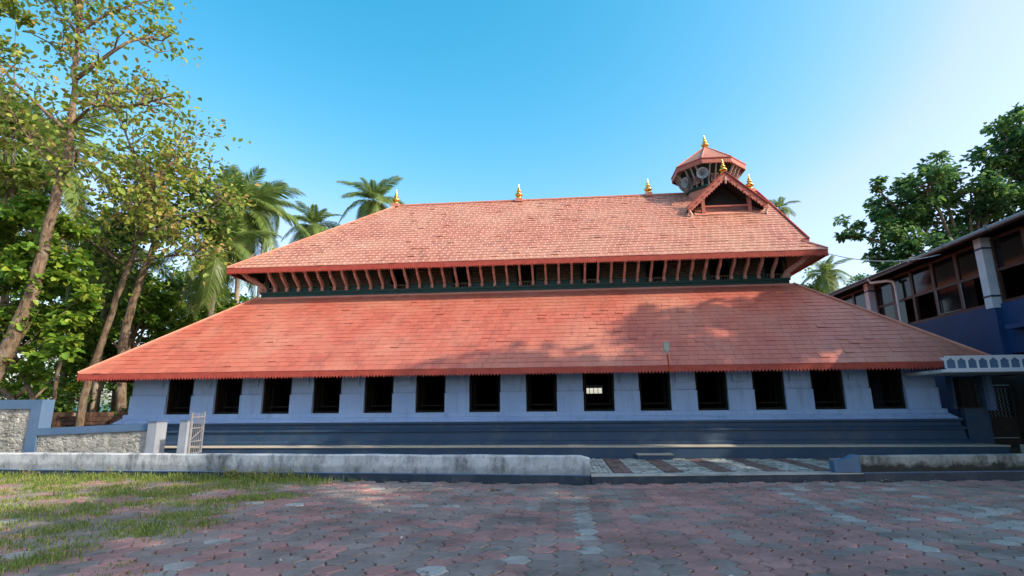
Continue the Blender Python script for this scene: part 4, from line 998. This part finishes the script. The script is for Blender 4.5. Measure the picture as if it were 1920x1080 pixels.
tr = [P(238, 772, Y)[:2]+(0,), P(228, 700, Y), P(232, 640, Y), P(243, 590, Y), P(262, 530, Y), P(285, 470, Y), P(305, 400, Y)]
lb = [(P(285, 470, Y), P(350, 420, Y), .08, 6, 1.3), (P(262, 530, Y), P(200, 470, Y), .07, 6, 1.3), (P(305, 400, Y), P(300, 300, Y), .07, 6, 1.3), (P(305, 400, Y), P(380, 360, Y), .06, 6, 1.2), (P(290, 440, Y), P(230, 380, Y), .06, 6, 1.2)]
limb_tree('forest_tree', 'straight pale trunked tree behind the hip of the lower roof', 'tree', tr, [.21, .2, .19, .18, .16, .13, .09], lb, 3500, .27, 'leaf_dark', 23, clump=.6, aspect=.55)
# leafy young tree in front, bright sunlit leaves
Y = 16.9
cl = [(P(60, 430, Y), 1.1), (P(20, 520, Y), 1.2), (P(110, 520, Y), 1.0), (P(60, 600, Y+.6), 1.1), (P(130, 600, Y), .8), (P(105, 660, Y-.2), .7), (P(-40, 600, Y), 1.2), (P(120, 450, Y), .8), (P(10, 440, Y), 1.0), (P(150, 560, Y), .6), (P(70, 700, Y), .5), (P(-30, 480, Y+.5), 1.2), (P(65, 500, Y-.6), .8)]
blob_tree('broadleaf_tree', 'bushy young tree with large bright green leaves behind the blue-framed stone wall', 'tree', (P(40, 700, Y)[0], Y, 0), 3.6, .1, cl, 6500, .28, 'leaf_bright', 24, .7, sub=10)
Y = 19
cl = [(P(30, 250, Y), 1.1), (P(-30, 330, Y), 1.6), (P(40, 340, Y), 1.0), (P(10, 190, Y), .8), (P(-50, 220, Y), 1.3), (P(30, 20, Y), .9), (P(0, 90, Y), .8), (P(85, 345, Y), .7)]
blob_tree('broadleaf_tree', 'light green tree at the edge of the wood behind the leaning trunk', 'tree', (P(-20, 700, Y)[0], Y, 0), 7, .16, cl, 3600, .26, 'leaf_teak', 25, .55, sub=8)
# darker wood behind
specs = [(-26.5, 27, 9.5, 2.6, 31), (-23, 31, 9, 2.6, 32), (-19.5, 36, 10.0, 2.4, 33), (-30, 33, 12, 3.0, 34), (-16.4, 37, 10.6, 1.9, 35), (-26, 37, 13, 2.6, 36), (-34, 28, 13, 3.2, 37), (-29, 24, 10, 2.4, 38), (-21.6, 25.6, 8.6, 2.3, 48), (-18.4, 27.6, 7.6, 1.9, 49), (-24.4, 28.5, 10.5, 2.4, 50), (-45, 48, 14, 5, 39), (-36, 50, 13, 5, 40), (-28, 52, 11, 4.5, 45), (-54, 46, 15, 5.5, 46), (-21, 50, 11, 4, 47)]
wlab = ['dense dark tree in the wood left of the mosque, lowest branches near the wall', 'dark round tree between the two leaning trunks', 'dark tree just behind the lower roof hip', 'tall dark tree closing the wood at the back', 'mid green tree behind the left hip of the upper roof', 'tall mid green tree among the palms', 'dark tree at the outer edge of the wood', 'dark tree behind the bright leafy young tree', 'bright leafy tree between the two leaning trunks and the palms', 'small bright tree right behind the roof corner of the lower roof', 'bright green tree deeper in the wood behind the leaning trunks', 'far broad tree at the back of the wood, farthest but one from the mosque', 'far broad tree at the back of the wood between taller crowns', 'far low tree at the back of the wood', 'far broad tree at the back of the wood, farthest from the mosque', 'far low tree at the back of the wood, next to the mosque roof']
for (x, y, h, r, sd), lbl in zip(specs, wlab):
    rr = random.Random(sd); cl = []
    for k in range(9):
        a = rr.uniform(0, 6.28); q = rr.uniform(.2, .95)*r; cl.append(((x+q*math.cos(a), y+q*math.sin(a), h*rr.uniform(.3, .9)), r*rr.uniform(.4, .62)))
    cl.append(((x, y, h-r*.4), r*.6))
    blob_tree('forest_tree', lbl, 'tree', (x, y, 0), h*.6, .22, cl, 5200, .3, 'leaf_dark' if sd not in (31, 33, 35, 36, 38, 48, 49, 50) else 'leaf_bright', sd, .5, 'trees of the wood')
# undergrowth along the laterite wall and under the trees
ug = [(-19.6, 17.6, .8), (-17.6, 21.6, 1.0), (-21.4, 19.2, 1.2), (-16.2, 22.2, .9), (-19.2, 23.2, 1.3), (-22.6, 22, 1.5), (-17.8, 25.2, 1.4), (-24.6, 24.2, 1.8), (-15.9, 25.4, 1.2), (-20.8, 26.4, 1.7), (-18.6, 18.2, .6), (-26, 31, 2.6), (-21.5, 30, 2.2), (-31, 30, 3), (-36, 34, 3.2), (-18.3, 31, 2.0), (-24, 40, 3), (-30, 42, 3.2), (-18.5, 42, 2.8), (-37, 44, 3.4)]
for i, (x, y, r) in enumerate(ug):
    rr = random.Random(60+i); cl = [((x+rr.gauss(0, r*.5), y+rr.gauss(0, r*.4), r*rr.uniform(.5, 1.1)+.2), r*rr.uniform(.4, .65)) for _ in range(6)]
    blob_tree('undergrowth_shrub', ('low dark leafy shrub in the undergrowth beyond the laterite wall' if i % 3 else 'low bright green shrub in the undergrowth beyond the laterite wall') if r < 2 else 'wide dense thicket deep in the wood behind the laterite wall', 'shrub', (x, y, 0), r*.6, .04, cl, 1500, .22, 'leaf_dark' if i % 3 else 'leaf_bright', 70+i, .5, 'undergrowth shrubs', sub=6)
# bare thin trunks in the shade
for i, (px, py, Y, r) in enumerate([(108, 740, 24, .1), (45, 760, 18.2, .16), (205, 640, 27, .09), (290, 640, 29, .12), (312, 690, 27, .08), (18, 760, 18.4, .17)]):
    b = P(px, py, Y); t = thing('bare_trunk', ['slim bare trunk in deep shade left of the roof corner', 'stout cut trunk behind the blue-framed stone wall, beside a white limb', 'slim leaning trunk between two larger trunks in the wood', 'straight far trunk behind the lower roof hip', 'thin dark trunk behind the lower roof hip', 'stout sunlit trunk behind the blue-framed stone wall'][i], 'tree trunk', 'slim bare trunks', (b[0], Y, 0)); rr = random.Random(90+i); h = [6.5, 2.2, 9, 9, 8, 2.4][i]
    m = MB(); m.tube([Vector((rr.gauss(0, .05)*k, rr.gauss(0, .05)*k, h*k/6)) for k in range(7)], [r*(1-.08*k) for k in range(7)], 8); m.build('trunk', 'bark', t, True)
    m = MB(); m.tube([(0, 0, h*.8), (.3, .1, h*.95), (.5, .2, h*1.1)], [r*.5, r*.35, r*.2], 6); m.build('limb', 'bark', t, True)

# large tree behind the blue building
Y = 29
cl = []
for (px, py, r, dy) in [(1590, 430, .75, 0), (1640, 415, .9, 0), (1690, 380, 1.3, .6), (1680, 450, 1.4, 0), (1700, 500, 1.1, -.5), (1740, 350, 1.5, -.5), (1770, 420, 1.7, .8), (1820, 360, 1.6, 0), (1860, 420, 1.7, .5), (1850, 300, 1.1, 0), (1890, 260, 1.3, -.4), (1900, 330, 1.5, .6), (1930, 240, 1.6, 0), (1940, 380, 1.8, 0), (1800, 470, 1.5, 1), (1750, 480, 1.4, -1), (1650, 490, .8, 0), (1990, 300, 2, 0), (1755, 312, .8, 0), (1640, 350, .55, 0)]:
    q = P(px, py, Y+dy*1.5); cl.append((q, r))
blob_tree('shade_tree', 'big dense deep green tree behind the blue side building', 'tree', (21.5, 29.5, 0), 8, .4, cl, 19000, .29, 'leaf_blue', 41, .55, sub=9)
q = P(1530, 530, 38); blob_tree('broadleaf_tree', 'light green bushy tree beside the low palm beyond the right corner of the roof', 'tree', (q[0], 38, 0), 6, .2, [((q[0], 38, q[2]+.2), 1.3), ((q[0]-1, 38, q[2]-1.3), 1.4), ((q[0]+1.2, 38.4, q[2]-1.4), 1.2)], 2600, .24, 'leaf_bright', 43, sub=8)
q = P(1620, 525, 48); blob_tree('broadleaf_tree', 'small far tree top showing over the dark sheet roof', 'tree', (q[0], 48, 0), 8, .2, [((q[0], 48, q[2]-.6), 1.3), ((q[0]+1.5, 48, q[2]-1), 1.5)], 1500, .24, 'leaf_blue', 44)
# trees east of the court, outside the frame, that shade the paving and the end of the roof
east = [(22.5, 13.0, 15.3, 4.0, 51, 'tall broad tree standing close behind the near end of the blue building'), (21.5, 7.0, 22.5, 4.8, 52, 'tallest tree east of the paved court'), (12.5, 0.5, 15, 4.6, 53, 'broad tree nearest the paved court on its east side'),
        (18.5, 2.5, 20, 5.0, 54, 'large full tree in the row east of the paved court'), (14, -5.5, 15.5, 5.0, 55, 'low wide tree at the south end of the row east of the court'), (26, -2, 22, 5.2, 56, 'far tall tree behind the row east of the court')]
for (x, y, h, r, sd, lbl) in east:
    rr = random.Random(sd); cl = []
    for k in range(16):
        a = rr.uniform(0, 6.28); q = rr.uniform(.15, .8)*r; cl.append(((x+q*math.cos(a), y+q*math.sin(a), h*rr.uniform(.4, .92)), r*rr.uniform(.36, .5)))
    blob_tree('shade_tree', lbl, 'tree', (x, y, 0), h*.55, .35, cl, 11000, .5, 'leaf_blue', sd, .6, 'trees east of the court')

# ================================================================== GRASS, WEEDS, LITTER
def grass():
    rg = np.random.default_rng(3); pts = []
    tries = 0
    while len(pts) < 3900 and tries < 90000:
        tries += 1; x = rg.uniform(-17, -3.2); y = rg.uniform(4.6, KY(x)-.02)
        edge = -4.7+.05*(y-9)**2*.3 + noise.noise(Vector((x*.3, y*.6, 1)))*1.1
        if y > 11.6: edge = max(edge, -5.9)
        d = edge-x; near = max(0, 1-(KY(x)-y)/1.1)
        pr = min(1, max(0, .35+d*.35)) if d > 0 else 0
        pr *= max(0, min(1, .4+1.9*noise.noise(Vector((x*1.1, y*1.2, 7)))+1.3*noise.noise(Vector((x*3.2, y*3.4, 2)))))
        if near > 0 and x < -5.5: pr = max(pr, .8*near)
        if rg.random() < pr: pts.append((x, y, near))
    for q in (atZ(505, 935, 0), atZ(480, 937, 0), atZ(455, 935, 0), atZ(372, 985, 0), atZ(345, 972, 0), atZ(320, 970, 0), atZ(530, 900, 0), atZ(548, 898, 0), atZ(265, 1000, 0), atZ(140, 1030, 0), atZ(90, 1050, 0), atZ(295, 990, 0)):
        for _ in range(12): pts.append((q.x+rg.normal()*.16, q.y+rg.normal()*.09, .1))
    V, T = [], []
    for (x, y, near) in pts:
        nb_ = rg.integers(10, 20); tb = rg.uniform(-.2, .2); sp = rg.uniform(.06, .16)
        hh = (.045+.07*near)*rg.uniform(.6, 1.5)
        for _ in range(nb_):
            bx_, by_ = x+rg.normal()*sp, y+rg.normal()*sp; h = hh*rg.uniform(.5, 1.4); a = rg.uniform(0, 6.28); ln = h*rg.uniform(.2, 1.1); w = .006
            dx, dy = math.cos(a), math.sin(a); m_ = (bx_+dx*ln*.4, by_+dy*ln*.4, h*.65); e = (bx_+dx*ln, by_+dy*ln, h)
            V += [(bx_-dy*w, by_+dx*w, -.02), (bx_+dy*w, by_-dx*w, -.02), (m_[0]+dy*w*.8, m_[1]-dx*w*.8, m_[2]), (m_[0]-dy*w*.8, m_[1]+dx*w*.8, m_[2]), (m_[0]-dy*w*.8, m_[1]+dx*w*.8, m_[2]), (m_[0]+dy*w*.8, m_[1]-dx*w*.8, m_[2]), (e[0]+dy*.0008, e[1], e[2]), (e[0]-dy*.0008, e[1], e[2])]
            T += [min(1, max(0, rg.uniform(.1, .9)+tb))]*8
    V = np.array(V); F = np.arange(len(V)).reshape(-1, 4); o = link('grass', arrmesh('grass', V, F, T, 'grass'))
    tag(o, 'patchy green grass growing over the paving beside the low wall', 'grass', kind='stuff')
grass()
def weeds():
    rg = np.random.default_rng(9)
    for i in range(46):
        x = -5.95-abs(rg.normal())*3.2 if i > 14 else -5.9-rg.uniform(0, 2.0)
        if x < -15: continue
        y = KY(x)-.08-rg.uniform(0, .16); h = rg.uniform(.16, .36); t = thing('weed', 'thin leafy weed growing at the foot of the long low wall', 'weed', 'weeds along the low wall', (x, y, -.03))
        m = MB(); C = []
        for k in range(rg.integers(2, 5)):
            a = rg.uniform(0, 6.28); l = rg.uniform(.05, .18); tip = Vector((math.cos(a)*l, -abs(math.sin(a))*l, h*rg.uniform(.7, 1.1))); m.tube([Vector((0,0,0)), tip*.5+Vector((0,0,.05)), tip], [.004, .003, .002], 4, False)
            for j in range(9): C.append(tuple(tip*rg.uniform(.3, 1.0)+Vector(rg.normal(size=3)*.02)))
        m.build('stems', 'thatch', t); leaves('leaves', np.array(C), .05, 'grass', t, i, .4, .2)
weeds()
def litter():
    rg = np.random.default_rng(12); C = []
    for _ in range(1000):
        x = rg.uniform(-13, 8); y = rg.uniform(5, 12.1) if rg.random() < .6 else KY(x)-abs(rg.normal())*.3-.03
        C.append((x, y, .016))
    n = len(C); C = np.array(C); a = rg.uniform(0, 6.28, n); L = rg.uniform(.02, .075, n)[:, None]; d = np.stack([np.cos(a), np.sin(a), rg.uniform(-.05, .3, n)], 1); s = np.stack([-np.sin(a), np.cos(a), rg.uniform(-.2, .2, n)], 1)
    V = np.stack([C-d*L*.5, C+s*L*.3+np.array([0, 0, .006]), C+d*L*.5, C-s*L*.3+np.array([0, 0, .006])], 1).reshape(-1, 3); F = np.arange(4*n).reshape(-1, 4)
    o = link('leaf_litter', arrmesh('leaf_litter', V, F, np.repeat(rg.uniform(0, 1, n), 4), 'litter')); tag(o, 'scattered dry leaves and paper scraps lying on the paving', 'litter', kind='stuff')
MAT['litter'] = leaf_mat('litter_leaf', [(0, (.06, .035, .02)), (.6, (.2, .13, .07)), (.85, (.3, .25, .17)), (1, (.6, .58, .52))], .1, .7)
litter()
